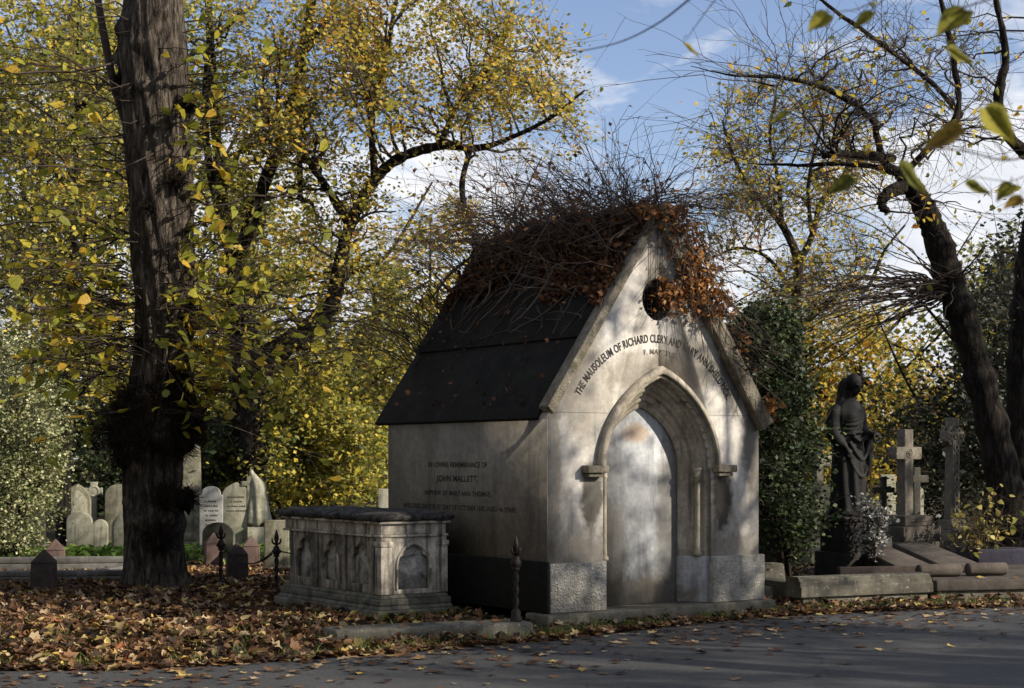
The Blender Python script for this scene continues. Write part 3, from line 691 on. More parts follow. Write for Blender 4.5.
# stems behind rust leaves on the gable
g4 = MB(); N = 70
st = np.stack([CX+0.05+0.5*r2.random(N), -0.06-0.1*r2.random(N), 4.0-0.5*r2.random(N)], 1)
d = np.stack([0.35+0.5*r2.normal(size=N), -0.1*r2.random(N), -1+0.3*r2.normal(size=N)], 1)
P5 = arcs(st, d, 0.3+0.5*r2.random(N), 7, 0.05, 0.15); P5[:, :, 1] = np.clip(P5[:, :, 1], -0.3, -0.012)
g4.tubes(loc2(P5), np.tile(np.linspace(0.006, 0.002, 7), (N, 1)), 4)
N = 3
st = np.array([[CX-0.02, -0.02, 3.9], [CX-0.12, -0.02, 3.85], [CX+0.05, -0.02, 3.8]]); d = np.tile([[0, 0, -1.]], (3, 1))
P6 = arcs(st, d, np.array([0.7, 0.55, 0.6]), 7, 0, 0.03); P6[:, :, 1] = -0.015
g4.tubes(loc2(P6), np.tile(np.linspace(0.006, 0.003, 7), (3, 1)), 4)
g4.build('hanging_stems', M['vine_twig'], cr)

# ------------------------------------------------------------------ chest tomb
def frame_with_arch(mbx, x0, x1, z0, z1, cx, hw, spr, rise, y0, y1, trefoil=True, sill=None):
    sill = z0+0.04 if sill is None else sill
    pts = arch_pts(hw, rise, 13, cx, spr)
    if trefoil:
        out = []
        n = len(pts)
        for i, (x, z) in enumerate(pts):
            t = i/(n-1)
            k = 0.28*hw*max(0, math.cos((t-0.42)/0.13*PI/2)) if abs(t-0.42) < 0.13 else 0
            out.append((x+(cx-x)*k/hw*0.9, z-k*0.2))
        pts = out
    L1 = [(x0, z0), (cx, z0), (cx, sill), (cx-hw, sill)]+pts+[(cx, z1), (x0, z1)]
    R1 = [(x1, z0), (x1, z1), (cx, z1)]+mirror(pts, cx)[::-1]+[(cx+hw, sill), (cx, sill), (cx, z0)]
    mbx.prism(L1, y0, y1); mbx.prism(R1, y0, y1)
TB = np.array([-1.262, 15.42, 0.0])
tomb = thing('chest_tomb', 'long pale stone chest tomb with arched side panels and black stained lid', 'tomb', TB, ROT)
TW, TL = 0.74, 2.02
b_ = MB().box(-0.09, TW+0.09, -0.09, TL+0.09, -0.05, 0.13).box(-0.06, TW+0.06, -0.06, TL+0.06, 0.13, 0.17, 0.02).box(-0.04, TW+0.04, -0.04, TL+0.04, 0.17, 0.235).box(-0.025, TW+0.025, -0.025, TL+0.025, 0.235, 0.275, 0.018)
b_.build('base', M['tomb_base'], tomb, bevel=0.012)
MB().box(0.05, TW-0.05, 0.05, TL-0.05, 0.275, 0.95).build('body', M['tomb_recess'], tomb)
ef = MB(); frame_with_arch(ef, 0.10, TW-0.10, 0.275, 0.83, TW/2, 0.185, 0.55, 0.215, 0.0, 0.048, True, 0.32)
ef = ef.build('end_panel', M['tomb'], tomb, bevel=0.006)
er = MB(); V, Fc = sweep([(0.0,0.0),(0.0,-0.015),(0.02,-0.012),(0.025,0.0)], 0.32, TW/2, 0.205, 0.24, 0.55); V = [(x, y_, z) for x, y_, z in V]
er.add(V, Fc); er.build('arch_rim', M['tomb'], ef)
for x in (0.0, TW-0.10):
    MB().box(x-0.012, x+0.112, -0.02, 0.10, 0.277, 0.74).box(x-0.022, x+0.122, -0.03, 0.11, 0.74, 0.79).box(x-0.004, x+0.104, -0.01, 0.1, 0.79, 0.829).build('pilaster', M['tomb'], tomb, bevel=0.006)
MB().box(-0.02, TW+0.02, -0.02, TL+0.02, 0.831, 0.855).box(0.0, TW, 0.0, TL, 0.855, 0.96).box(-0.035, TW+0.035, -0.035, TL+0.035, 0.96, 0.985).build('frieze', M['tomb'], tomb, bevel=0.006)
MB().prism([(TW/2-0.055, 0.862), (TW/2, 0.862), (TW/2+0.055, 0.862), (TW/2+0.012, 0.885), (TW/2, 0.94), (TW/2-0.012, 0.885)], -0.012, 0.002).build('carved_finial', M['tomb'], tomb)
# long sides
Ms = Matrix.Rotation(-PI/2, 4, 'Z')
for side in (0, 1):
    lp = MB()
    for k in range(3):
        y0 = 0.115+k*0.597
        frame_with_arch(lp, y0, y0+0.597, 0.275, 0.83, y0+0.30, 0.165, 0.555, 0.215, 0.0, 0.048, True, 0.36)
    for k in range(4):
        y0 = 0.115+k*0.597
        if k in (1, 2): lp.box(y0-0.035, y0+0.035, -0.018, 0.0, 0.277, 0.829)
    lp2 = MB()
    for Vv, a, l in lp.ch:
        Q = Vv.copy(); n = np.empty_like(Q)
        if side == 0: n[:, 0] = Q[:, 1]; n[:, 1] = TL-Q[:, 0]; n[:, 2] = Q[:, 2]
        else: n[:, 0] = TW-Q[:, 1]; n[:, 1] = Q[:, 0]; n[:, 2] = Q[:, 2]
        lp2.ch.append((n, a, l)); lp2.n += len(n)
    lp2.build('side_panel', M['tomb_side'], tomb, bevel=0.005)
lid = MB()
n1, n2 = 14, 36
def lidz(x, y_): return 1.055+0.008*math.sin(x*23+y_*9)+0.006*math.sin(y_*31)
prof2 = [(0.03,0.987),(0.045,0.987),(0.062,1.0),(0.07,1.03),(0.055,1.048),(0.03,1.058),(-0.1,1.080)]
rings = []
for o_, z in prof2:
    ring = []
    x0, x1, y0, y1 = -o_, TW+o_, -o_, TL+o_
    for k in range(10): ring.append((x0+(x1-x0)*k/10, y0, z))
    for k in range(24): ring.append((x1, y0+(y1-y0)*k/24, z))
    for k in range(10): ring.append((x1-(x1-x0)*k/10, y1, z))
    for k in range(24): ring.append((x0, y1-(y1-y0)*k/24, z))
    rings.append([(a+0.006*math.sin(b*19+z*50), b+0.006*math.sin(a*23+z*40), c+0.007*math.sin(a*17+b*13)) for a, b, c in ring])
n = len(rings[0])
lid.add([q for r_ in rings for q in r_], [(i*n+k, i*n+(k+1) % n, (i+1)*n+(k+1) % n, (i+1)*n+k) for i in range(len(rings)-1) for k in range(n)]+[list(range(n-1, -1, -1)), [(len(rings)-1)*n+k for k in range(n)]])
lid.build('lid', M['lid'], tomb)

# ------------------------------------------------------------------ low kerb slab before the tomb, iron posts, chain
def ngz(x, y): return float(gz(np.array(x), np.array(y)))
kd = math.atan2(0.70, 1.70)
o = MB().box(0, 1.84, 0, 0.42, -0.1, 0.135).build('kerb_slab', M['kerb'], None, (-1.50, 13.55, 0), rotz=kd, bevel=0.03)
tag(o, 'low worn stone kerb slab at the road edge before the chest tomb', 'kerb')

def iron_post(loc, label, zbase=0.0):
    p = thing('iron_post', label, 'iron post', (loc[0], loc[1], zbase), random.random(), 'iron chain posts with spearhead finials')
    MB().lathe([(0.055,-0.03),(0.055,0.03),(0.045,0.04),(0.045,0.09),(0.03,0.11)], n=8, sq=False).build('foot', M['iron'], p)
    V = []; Fc = []; K = 40
    for i in range(K):
        z = 0.10+0.36*i/(K-1); tw_ = i/(K-1)*PI*3.5
        for k in range(12):
            a = 2*PI*k/12; rr = 0.021+0.007*math.cos(2*(a-tw_))
            V.append((rr*math.cos(a), rr*math.sin(a), z))
        if i: Fc += [((i-1)*12+k, (i-1)*12+(k+1) % 12, i*12+(k+1) % 12, i*12+k) for k in range(12)]
    MB().add(V, Fc).build('twisted_shaft', M['iron'], p, smooth=True)
    kn = MB().lathe([(0.022,0.455),(0.036,0.462),(0.036,0.475),(0.03,0.48),(0.043,0.495),(0.043,0.55),(0.03,0.56),(0.036,0.57),(0.02,0.585)], n=12).build('knuckle', M['iron'], p)
    f = MB().lathe([(0.012,0.58),(0.016,0.60),(0.02,0.635),(0.03,0.66),(0.026,0.70),(0.012,0.745),(0.002,0.775)], n=10)
    for k in range(4):
        a = k*PI/2
        q = np.array([(0.01,0,0.60),(0.04,0,0.625),(0.052,0,0.655),(0.046,0,0.672),(0.05,0,0.64)]) if False else np.array([(0.008,0,0.60),(0.035,0,0.612),(0.05,0,0.64),(0.048,0,0.668),(0.038,0,0.66)])
        c, s = math.cos(a), math.sin(a)
        q2 = np.stack([q[:, 0]*c, q[:, 0]*s, q[:, 2]], 1)
        f.tubes(q2, [0.012,0.013,0.011,0.008,0.004], 6)
    f.build('finial', M['iron'], p, smooth=True)
    MB().box(-0.055, 0.055, -0.007, 0.007, 0.505, 0.535).build('chain_eye', M['iron'], kn)
    return p
PA = (gx(221, 19.3), 19.3); PB = (gx(276.5, 18.35), 18.35); PC = (0.036, 14.34)
iron_post(PA, 'rusty iron chain post with spear finial beside the big tree trunk', ngz(*PA))
iron_post(PB, 'rusty iron chain post with spear finial at the far left corner of the chest tomb', ngz(*PB))
iron_post(PC, 'twisted iron chain post with spear finial standing on the kerb slab by the mausoleum corner', 0.135)
def chain(a, b, sag, label):
    a = np.array(a); b = np.array(b); Ld = np.linalg.norm(b-a); n = int(Ld*1.12/0.055)
    mbx = MB()
    t = np.linspace(0, 1, n+1); P_ = a[None]+(b-a)[None]*t[:, None]; P_[:, 2] -= sag*4*t*(1-t)
    for i in range(n):
        c = (P_[i]+P_[i+1])/2; d = unit(P_[i+1]-P_[i]); up = np.array([0, 0, 1.]) if i % 2 else unit(np.cross(d, [0, 0, 1.]))
        s_ = unit(np.cross(d, up)) if i % 2 else up
        ang = np.linspace(0, 2*PI, 13); half = np.linalg.norm(P_[i+1]-P_[i])*0.68
        loop = c+np.cos(ang)[:, None]*d*half+np.sin(ang)[:, None]*s_*0.02
        mbx.tubes(loop-a, np.full(13, 0.0065), 5)
    return tag(mbx.build('iron_chain', M['iron'], None, tuple(a)), label, 'chain')
chain((PA[0]+0.04, PA[1], 0.52), (PB[0]-0.04, PB[1], 0.52), 0.16, 'drooping iron chain strung between the two posts left of the chest tomb')
chain((PB[0]+0.05, PB[1]+0.1, 0.52), (PB[0]+1.6, PB[1]+1.9, 0.5), 0.12, 'iron chain sagging behind the chest tomb')

# ------------------------------------------------------------------ granite posts
def granite_post(px, d, label, mat, w=0.30, h=0.50, rot=0.3):
    p = thing('granite_post', label, 'stone post', (gx(px, d), d, ngz(gx(px, d), d)-0.02), rot, 'pyramid topped granite posts')
    MB().box(-w/2, w/2, -w/2, w/2, -0.05, h-0.13, 0.012).build('shaft', mat, p, bevel=0.01)
    V = [(-w/2-0.004,-w/2-0.004,h-0.13),(w/2+0.004,-w/2-0.004,h-0.13),(w/2+0.004,w/2+0.004,h-0.13),(-w/2-0.004,w/2+0.004,h-0.13),(0,0,h+0.03)]
    MB().add([(x*0.95, y_*0.95, z) for x, y_, z in V], [(0,3,2,1),(0,1,4),(1,2,4),(2,3,4),(3,0,4)]).build('pyramid_cap', mat, p, bevel=0.006)
    return p
granite_post(44, 18.9, 'dark brown granite post with pyramid top, leftmost and nearest of the posts', M['dark_granite'], 0.29, 0.50, 0.15)
granite_post(55.5, 22.5, 'reddish granite post with pyramid top just behind the dark leftmost post', M['pink_granite'], 0.27, 0.46, 0.2)
granite_post(237, 20.4, 'dark granite post with pyramid top between the two iron posts', M['dark_granite'], 0.28, 0.50, 0.25)
granite_post(213.5, 23.2, 'pinkish granite post with pyramid top directly behind the iron post beside the trunk', M['pink_granite'], 0.26, 0.5, 0.3)
granite_post(251, 23.0, 'pinkish granite post with pyramid top half hidden behind a dark granite post', M['pink_granite'], 0.26, 0.46, 0.2)

# ------------------------------------------------------------------ left kerbs
def kerb(x0, y0, x1, y1, w, h, mat, label, name='stone_kerb', z0=0.0):
    L_ = math.hypot(x1-x0, y1-y0)
    mbx = MB().box(0, L_, 0, w, -0.06, h*0.62).box(0, L_, 0.02, w-0.02, h*0.62+0.002, h)
    return tag(mbx.build(name, mat, None, (x0, y0, z0), rotz=math.atan2(y1-y0, x1-x0), bevel=0.015), label, 'kerb')
kerb(-8.2, 19.55, -4.75, 20.1, 0.22, 0.19, M['grey_kerb'], 'long grey stone grave kerb running behind the leftmost dark granite post')
kerb(-7.9, 21.7, -5.0, 22.1, 0.20, 0.24, M['grey_kerb'], 'second grey stone grave kerb lying behind the longer front kerb by the trunk')
kerb(-5.3, 19.95, -5.0, 22.0, 0.16, 0.17, M['grey_kerb'], 'short side kerb joining the two long grave kerbs left of the trunk')

# ------------------------------------------------------------------ headstones
def head_outline(style, w, h):
    hw = w/2
    if style == 'gothic':
        a = arch_pts(hw, hw*1.35, 10, 0, h-hw*1.35); return [(-hw, -0.1)]+a+mirror(a, 0)[::-1][1:]+[(hw, -0.1)]
    if style == 'round':
        return [(-hw, -0.1)]+[(-hw*math.cos(t), h-hw*0.75+hw*0.75*math.sin(t)) for t in np.linspace(0, PI, 16)]+[(hw, -0.1)]
    if style == 'double':
        L1 = [(-hw+0.62*hw*(1-math.cos(t)), h-0.16+0.16*math.sin(t)) for t in np.linspace(0, PI*0.9, 10)]
        L2 = [(hw*0.25+0.375*hw*(1-math.cos(t)), h-0.26+0.13*math.sin(t)) for t in np.linspace(0.35, PI, 9)]
        return [(-hw, -0.1)]+L1+L2+[(hw, -0.1)]
    if style == 'ogee':
        pts = [(-hw, h-0.22), (-hw*0.93, h-0.15), (-hw*0.75, h-0.09), (-hw*0.5, h-0.055), (-hw*0.25, h-0.02), (0, h), (hw*0.25, h-0.02), (hw*0.5, h-0.055), (hw*0.75, h-0.09), (hw*0.93, h-0.15), (hw, h-0.22)]
        return [(-hw, -0.1)]+pts+[(hw, -0.1)]
    if style == 'shoulder':
        L1 = [(-hw, h-0.14), (-hw*0.82, h-0.14), (-hw*0.80, h-0.09)]+[(-hw*0.78*math.cos(t), h-0.09+0.09*math.sin(t)) for t in np.linspace(0.1, PI-0.1, 12)]+[(hw*0.80, h-0.09), (hw*0.82, h-0.14), (hw, h-0.14)]
        return [(-hw, -0.1)]+L1+[(hw, -0.1)]
    if style == 'square': return [(-hw, -0.1), (-hw, h), (hw, h), (hw, -0.1)]
    if style == 'gable': return [(-hw, -0.1), (-hw, h-0.2), (0, h), (hw, h-0.2), (hw, -0.1)]
def headstone(px, d, w, h, style, mat, label, rot=0.12, th=0.10, inner=None, lines=0, tilt=0.0, group=None):
    p = thing('headstone', label, 'headstone', (gx(px, d), d, ngz(gx(px, d), d)-0.02), rot, group)
    p.rotation_euler.y = tilt
    sl_ = MB().prism(head_outline(style, w, h)[::-1], 0, th).build('slab', mat, p, bevel=0.012)
    MB().box(-w/2-0.06, w/2+0.06, -0.06, th+0.06, -0.08, 0.10).build('foot_block', M['mossy_head'], p, bevel=0.01)
    if inner:
        o2 = head_outline(style, w*0.78, h*0.9)
        MB().prism([(x, max(z, 0.15)) for x, z in o2][::-1], -0.012, 0.0).build('face_panel', inner, sl_, bevel=0.004)
    if lines:
        mbx = MB(); rr = random.Random(int(px))
        for k in range(lines):
            z = h-0.25-k*0.075; ww = w*(0.18+0.18*rr.random()); x = -ww
            while x < ww:
                g_ = 0.015+0.02*rr.random()
                mbx.box(x, x+g_, -0.003, 0.001, z, z+0.022); x += g_+0.008+(0.015 if rr.random() < 0.2 else 0)
        mbx.build('worn_lettering', M['faded_letter'], sl_)
    return p
headstone(77, 28.3, 0.46, 1.15, 'gothic', M['mossy_head'], 'tall pointed gothic headstone with mossy frame behind the twin lobed stone', 0.12, 0.14, M['pale_head'])
headstone(87, 26.8, 0.68, 0.70, 'double', M['pale_head'], 'low wide pale headstone with uneven double lobed top among green leaves', 0.1)
headstone(119, 28.6, 0.50, 1.12, 'round', M['mossy_head'], 'tall rounded headstone showing just left of the big trunk', 0.1, 0.1)
headstone(122, 26.3, 0.34, 0.70, 'gothic', M['mossy_head'], 'small arched headstone standing before the tall one at the left edge of the trunk', 0.1, 0.1, M['pale_head'])
headstone(211, 25.5, 0.37, 1.16, 'shoulder', M['white_head'], 'white headstone with shouldered top and worn lettering right of the trunk', 0.1, 0.09, lines=6)
headstone(217.5, 24.3, 0.46, 0.64, 'round', M['dark_head'], 'dark rounded low headstone standing in front of the white lettered one', 0.1, 0.12)
headstone(236, 26.2, 0.46, 1.20, 'ogee', M['pale_head'], 'big cream headstone with curved ogee top beside the draped monument', 0.1, 0.10, lines=4)
headstone(276.5, 22.0, 0.34, 0.74, 'square', M['mossy_head'], 'plain square topped stone slab just behind the left end of the chest tomb', 0.1, 0.10)
headstone(384, 27.0, 0.2, 1.10, 'square', M['pale_head'], 'narrow pale stone seen at the far corner of the mausoleum wall', 0.1, 0.16)
headstone(30, 27.5, 0.5, 0.7, 'round', M['dark_head'], 'dim rounded headstone sunk in the cream leaved bush', 0.1)
headstone(150, 29.5, 0.5, 0.95, 'gable', M['mossy_head'], 'gabled headstone hidden in the shade behind the trunk', 0.1)
# right side, beyond the statue
headstone(828, 26.5, 0.34, 0.80+0.38, 'round', M['dark_head'], 'grey rounded headstone leaning behind the statue to its left', 0.2, 0.1, tilt=0.03)
headstone(917, 27.0, 0.24, 1.12, 'round', M['pale_head'], 'pale rounded headstone with round emblem seen right of the big stone cross', 0.1, 0.1)
headstone(860, 31, 0.5, 1.05, 'gable', M['mossy_head'], 'distant mossy gabled headstone just right of the statue pedestal', 0.1)
headstone(888, 34, 0.34, 1.25, 'square', M['pale_head'], 'far narrow pale slab glimpsed left of the big cross shaft', 0.1)
headstone(930, 33, 0.4, 1.0, 'shoulder', M['mossy_head'], 'distant headstone with shouldered top between the two tall crosses', 0.1)
headstone(773, 20.6, 0.42, 0.80, 'gable', M['dark_head'], 'dark slanting stone in deep shade against the right side of the mausoleum', 0.5, 0.14, tilt=-0.18)

def cross(px, d, label, H, arm, armz, sw, th, mat, rot, steps, ring=0.0, ztop=0.0, taper=0.0, carve=False, name='stone_cross', bmat=None, splay=0.0):
    p = thing(name, label, 'cross', (gx(px, d), d, 0), rot)
    h0 = steps[-1][2] if steps else 0
    hw = sw/2
    a = arm/2
    pts = [(-hw-taper, h0-0.01), (hw+taper, h0-0.01), (hw, armz-hw), (a, armz-hw-splay), (a, armz+hw+splay), (hw, armz+hw), (hw+splay, H), (-hw-splay, H), (-hw, armz+hw), (-a, armz+hw+splay), (-a, armz-hw-splay), (-hw, armz-hw)]
    cro = MB().prism(pts, -th/2, th/2).build('cross', mat, p, bevel=0.01)
    if steps:
        for (w, dd, z1), z0 in zip(steps, [-0.05]+[s_[2] for s_ in steps[:-1]]):
            MB().box(-w/2, w/2, -dd/2, dd/2, z0+0.002, z1).build('base_step', bmat or mat, p, bevel=0.012)
    if ring:
        mbx = MB(); ang = np.linspace(0, 2*PI, 33)
        for (y_, rr) in ((-th*0.32, 0.026), (th*0.32, 0.026)):
            mbx.tubes(np.stack([ring*np.cos(ang), np.full(33, y_), armz+ring*np.sin(ang)], 1), np.full(33, rr), 6)
        mbx.build('ring', mat, cro)
    if carve:
        mbx = MB(); z = h0+0.10; k = 0
        tt = np.linspace(0, 1, 60)
        for ph in (0, PI):
            mbx.tubes(np.stack([0.62*hw*np.sin(tt*PI*9+ph), -th/2-0.004+0.006*np.cos(tt*PI*18), h0+0.06+(armz-hw-h0-0.1)*tt], 1), np.full(60, 0.017), 5)
        for s_ in (-1, 1): mbx.box(s_*hw*0.9-0.008, s_*hw*0.9+0.008, -th/2-0.01, -th/2+0.001, h0+0.03, armz-hw)
        for ax, az in ((0, armz), (0, armz+hw*2), (hw*2, armz), (-hw*2, armz)):
            ang = np.linspace(0, 2*PI, 13); mbx.tubes(np.stack([ax+0.035*np.cos(ang), np.full(13, -th/2-0.004), az+0.035*np.sin(ang)], 1), np.full(13, 0.011), 5)
        mbx.build('knotwork', mat, cro)
    return p
c1 = cross(905, 21.3, 'large plain stone latin cross on dark stepped base beside the statue', 1.98, 0.50, 1.665, 0.165, 0.15, M['cross'], 0.62, [(0.86,0.80,0.50),(0.74,0.60,0.70),(0.56,0.48,0.84)], bmat=M['cross_base'])
mbx = MB(); ang = np.linspace(0, 2*PI, 25)
for rr in (0.055,): mbx.tubes(np.stack([rr*np.cos(ang), np.full(25, -0.078), 1.665+rr*np.sin(ang)], 1), np.full(25, 0.006), 5)
mbx.tubes([(-0.035,-0.078,1.665),(0.035,-0.078,1.665)], [0.009]*2, 6, cap=True).tubes([(0.0,-0.078,1.63),(0.0,-0.078,1.70)], [0.009]*2, 6, cap=True)
mbx.build('carved_emblem', M['cross'], c1)
rr = random.Random(3); mbx = MB()
for k in range(2):
    x = -0.2
    while x < 0.2: g_ = 0.012+0.02*rr.random(); mbx.box(x, x+g_, -0.304, -0.299, 0.58-k*0.0-0.03*k, 0.60-0.03*k+0.01); x += g_+0.012
x = -0.16
while x < 0.16: g_ = 0.012+0.02*rr.random(); mbx.box(x, x+g_, -0.244, -0.239, 0.755, 0.785); x += g_+0.012
mbx.build('worn_lettering', M['faded_letter'], c1)
cross(952, 22.3, 'tall slender carved celtic cross with ringed head and knotwork', 2.16, 0.34, 1.90, 0.12, 0.14, M['cross'], 0.55, [(0.62,0.52,0.42),(0.44,0.36,0.60),(0.3,0.26,0.74)], ring=0.135, taper=0.03, carve=True, splay=0.012, name='celtic_cross')
cross(94, 28.8, 'ornate pale cross with flared arms beside the pointed gothic headstone', 1.17, 0.30, 1.0, 0.09, 0.09, M['pale_head'], 0.1, [(0.4,0.3,0.15)], ring=0.085, splay=0.025)
cross(818, 24.0, 'weathered pale cross half hidden between the dark ivy and the statue', 1.78, 0.42, 1.55, 0.12, 0.12, M['mossy_head'], 0.4, [(0.5,0.4,0.3),(0.36,0.3,0.7)], splay=0.03)
cross(883.5, 30, 'small dark distant cross left of the big cross shaft', 1.25, 0.42, 1.0, 0.10, 0.1, M['dark_head'], 0.15, [(0.4,0.3,0.2)])
cross(915.5, 26, 'grey cross standing behind the right arm of the big stone cross', 1.45, 0.42, 1.26, 0.12, 0.12, M['dark_head'], 0.3, [(0.4,0.3,0.3)])

# tall tapering pillar monument right of the trunk
p = thing('pillar_monument', 'tall pale tapering stone obelisk close against the right side of the trunk', 'obelisk', (gx(192, 27), 27, 0), 0.2)
MB().box(-0.17, 0.17, -0.17, 0.17, 0.35, 1.78, 0.03).box(-0.14, 0.14, -0.14, 0.14, 1.78, 1.90, 0.10).build('shaft', M['mossy_head'], p, bevel=0.01)
MB().box(-0.26, 0.26, -0.26, 0.26, -0.05, 0.2).box(-0.21, 0.21, -0.21, 0.21, 0.202, 0.349).build('base', M['mossy_head'], p, bevel=0.01)

# draped monument
p = thing('draped_monument', 'pale stone monument of a drapery hung column behind the pink granite posts', 'monument', (gx(257, 26.3), 26.3, 0), 0.25)
MB().box(-0.17, 0.13, -0.14, 0.14, -0.05, 0.47).box(-0.20, 0.16, -0.17, 0.17, -0.05, 0.15).build('pedestal', M['pale_head'], p, bevel=0.012)
MB().box(-0.17, -0.07, -0.05, 0.05, 0.47, 1.30).box(-0.26, -0.02, -0.05, 0.05, 1.14, 1.22).build('post', M['mossy_head'], p, bevel=0.01)
secs = [(0.50,0.03,0.19),(0.55,0.035,0.20),(0.75,0.03,0.175),(0.95,0.02,0.16),(1.10,0.01,0.15),(1.20,-0.01,0.13),(1.27,-0.04,0.09),(1.33,-0.07,0.055),(1.37,-0.09,0.04),(1.41,-0.09,0.022)]
V = []; Fc = []; n = 40
for i, (z, cx_, r_) in enumerate(secs):
    for k in range(n):
        a = 2*PI*k/n; f = 1+0.16*math.sin(a*7+z*2)*(1.35-z)*1.1+0.07*math.sin(a*3+z*5)
        V.append((cx_+r_*f*math.cos(a)*0.95, r_*f*0.75*math.sin(a), z+(0.04*math.sin(a*4) if i == 0 else 0)))
    if i: Fc += [((i-1)*n+k, (i-1)*n+(k+1) % n, i*n+(k+1) % n, i*n+k) for k in range(n)]
Fc += [list(range(n-1, -1, -1)), [(len(secs)-1)*n+k for k in range(n)]]
MB().add(V, Fc).build('drapery', M['pale_head'], p, smooth=True)

# ------------------------------------------------------------------ right graves
kd2 = R(25)
g = thing('grave_kerb', 'moulded grey stone grave kerb with lichen spots at the road edge right of the mausoleum', 'kerb', (3.10, 17.15, 0), R(24))
MB().box(0.05, 1.71, 0.04, 0.30, -0.05, 0.10).build('footing', M['step'], g, bevel=0.01)
V = []; pr = [(0.0,0.10),(0.0,0.205),(0.022,0.212),(0.022,0.262),(0.05,0.270),(0.05,0.292),(0.07,0.312),(0.28,0.312),(0.30,0.10)]
n = len(pr)
V = [(0.0, y_, z) for y_, z in pr]+[(1.76, y_, z) for y_, z in pr]
MB().add(V, [list(range(n-1, -1, -1)), list(range(n, 2*n))][::-1]+[(i, n+i, n+(i+1) % n, (i+1) % n) for i in range(n)]).build('kerbstone', M['kerb'], g, bevel=0.006)
MB().box(0.0, 0.2, 0.31, 2.2, -0.05, 0.25).build('side_kerb', M['dark_head'], g, bevel=0.01)
g = thing('grave_plinth', 'wide low grey stone platform carrying two sloping ledgers at the right edge', 'grave', (4.78, 17.95, 0), R(14))
MB().box(0.0, 4.6, 0.02, 2.4, -0.05, 0.10).build('riser', M['step'], g, bevel=0.01)
MB().box(-0.03, 4.62, -0.02, 2.42, 0.102, 0.225).build('platform', M['ledger'], g, bevel=0.015)
def ledger(xf, yf, label, w=0.56, ln=1.9, rot=R(4)):
    p = thing('ledger_stone', label, 'ledger', (xf, yf, 0.226), rot)
    V = [(0,0,0),(w,0,0),(w,ln,0),(0,ln,0),(0,0,0.06),(w,0,0.06),(w-0.03,ln,0.28),(0.03,ln,0.28)]
    MB().add(V, [(0,3,2,1),(4,5,6,7),(0,1,5,4),(1,2,6,5),(2,3,7,6),(3,0,4,7)]).build('slab', M['ledger'], p, bevel=0.02)
    MB().box(0.05, w-0.05, ln+0.003, ln+0.1, 0, 0.22).build('head_block', M['cross_base'], p, bevel=0.01)
    return p
ledger(4.62, 19.0, 'smooth brown sloping ledger stone, the left one of the pair on the platform', 0.50, 1.7, R(10))
ledger(5.20, 19.15, 'smooth brown sloping ledger stone, the right one of the pair on the platform', 0.56, 1.7, R(10))
def bolster(px0, px1, d0, zc, label):
    a = np.array([gx(px0, d0), d0, zc]); L_ = (gx(px1, d0)-a[0])*1.03
    n = 20; V = []; Fc = []; pr = [(0, 0.0), (0.0, 0.045), (0.015, 0.07), (0.04, 0.075), (L_-0.04, 0.075), (L_-0.015, 0.07), (L_, 0.045), (L_, 0.0)]
    for i, (x, r_) in enumerate(pr[1:-1]):
        for k in range(n): V.append((x, (r_+0.003*math.sin(k*2.3))*math.cos(2*PI*k/n), r_*math.sin(2*PI*k/n)))
        if i: Fc += [((i-1)*n+k, (i-1)*n+(k+1) % n, i*n+(k+1) % n, i*n+k) for k in range(n)]
    Fc += [list(range(n-1, -1, -1)), [5*n+k for k in range(n)]]
    return tag(MB().add(V, Fc).build('stone_bolster', M['ledger'], None, tuple(a), smooth=False, rotz=R(12)), label, 'stone roll')
bolster(917, 963, 18.45, 0.30, 'rounded stone bolster lying at the foot of the left ledger stone')
bolster(966, 1009, 18.62, 0.305, 'rounded stone bolster lying at the foot of the right ledger stone')
o = MB().box(0, 1.9, 0, 0.8, 0.0, 0.42).build('blue_ledger', M['blue_ledger'], None, (6.0, 20.6, 0), rotz=R(5), bevel=0.015)
tag(o, 'bluish grey stone tomb slab low at the right edge beneath the tree trunk', 'tomb')
o = MB().box(0, 0.42, 0, 0.3, -0.05, 0.34, 0.03).build('stone_block', M['kerb'], None, (gx(757, 19.0), 19.0, 0), rotz=R(20), bevel=0.03)
tag(o, 'rough weathered stone block at the foot of the dark ivy by the mausoleum', 'stone block')
o = MB().box(0, 0.55, 0, 0.3, -0.05, 0.18, 0.02).build('stone_block', M['step'], None, (gx(766, 17.6), 17.6, 0), rotz=R(24), bevel=0.03)
tag(o, 'low dark stone block between the mausoleum step and the moulded grave kerb', 'stone block')
o = MB().box(0, 1.3, 0, 0.1, -0.05, 0.33).build('dark_kerb', M['dark_granite'], None, (gx(840, 18.6), 18.6, 0), rotz=R(10), bevel=0.01)
tag(o, 'thin black granite kerb strip in front of the statue pedestal', 'kerb')
o = MB().box(-0.2, 0.2, 0, 0.3, -0.05, 0.55).build('stone_block', M['cross_base'], None, (gx(880, 20.4), 20.4, 0), rotz=R(24), bevel=0.02)
tag(o, 'small grey stone block between the statue pedestal and the ledger stones', 'stone block')

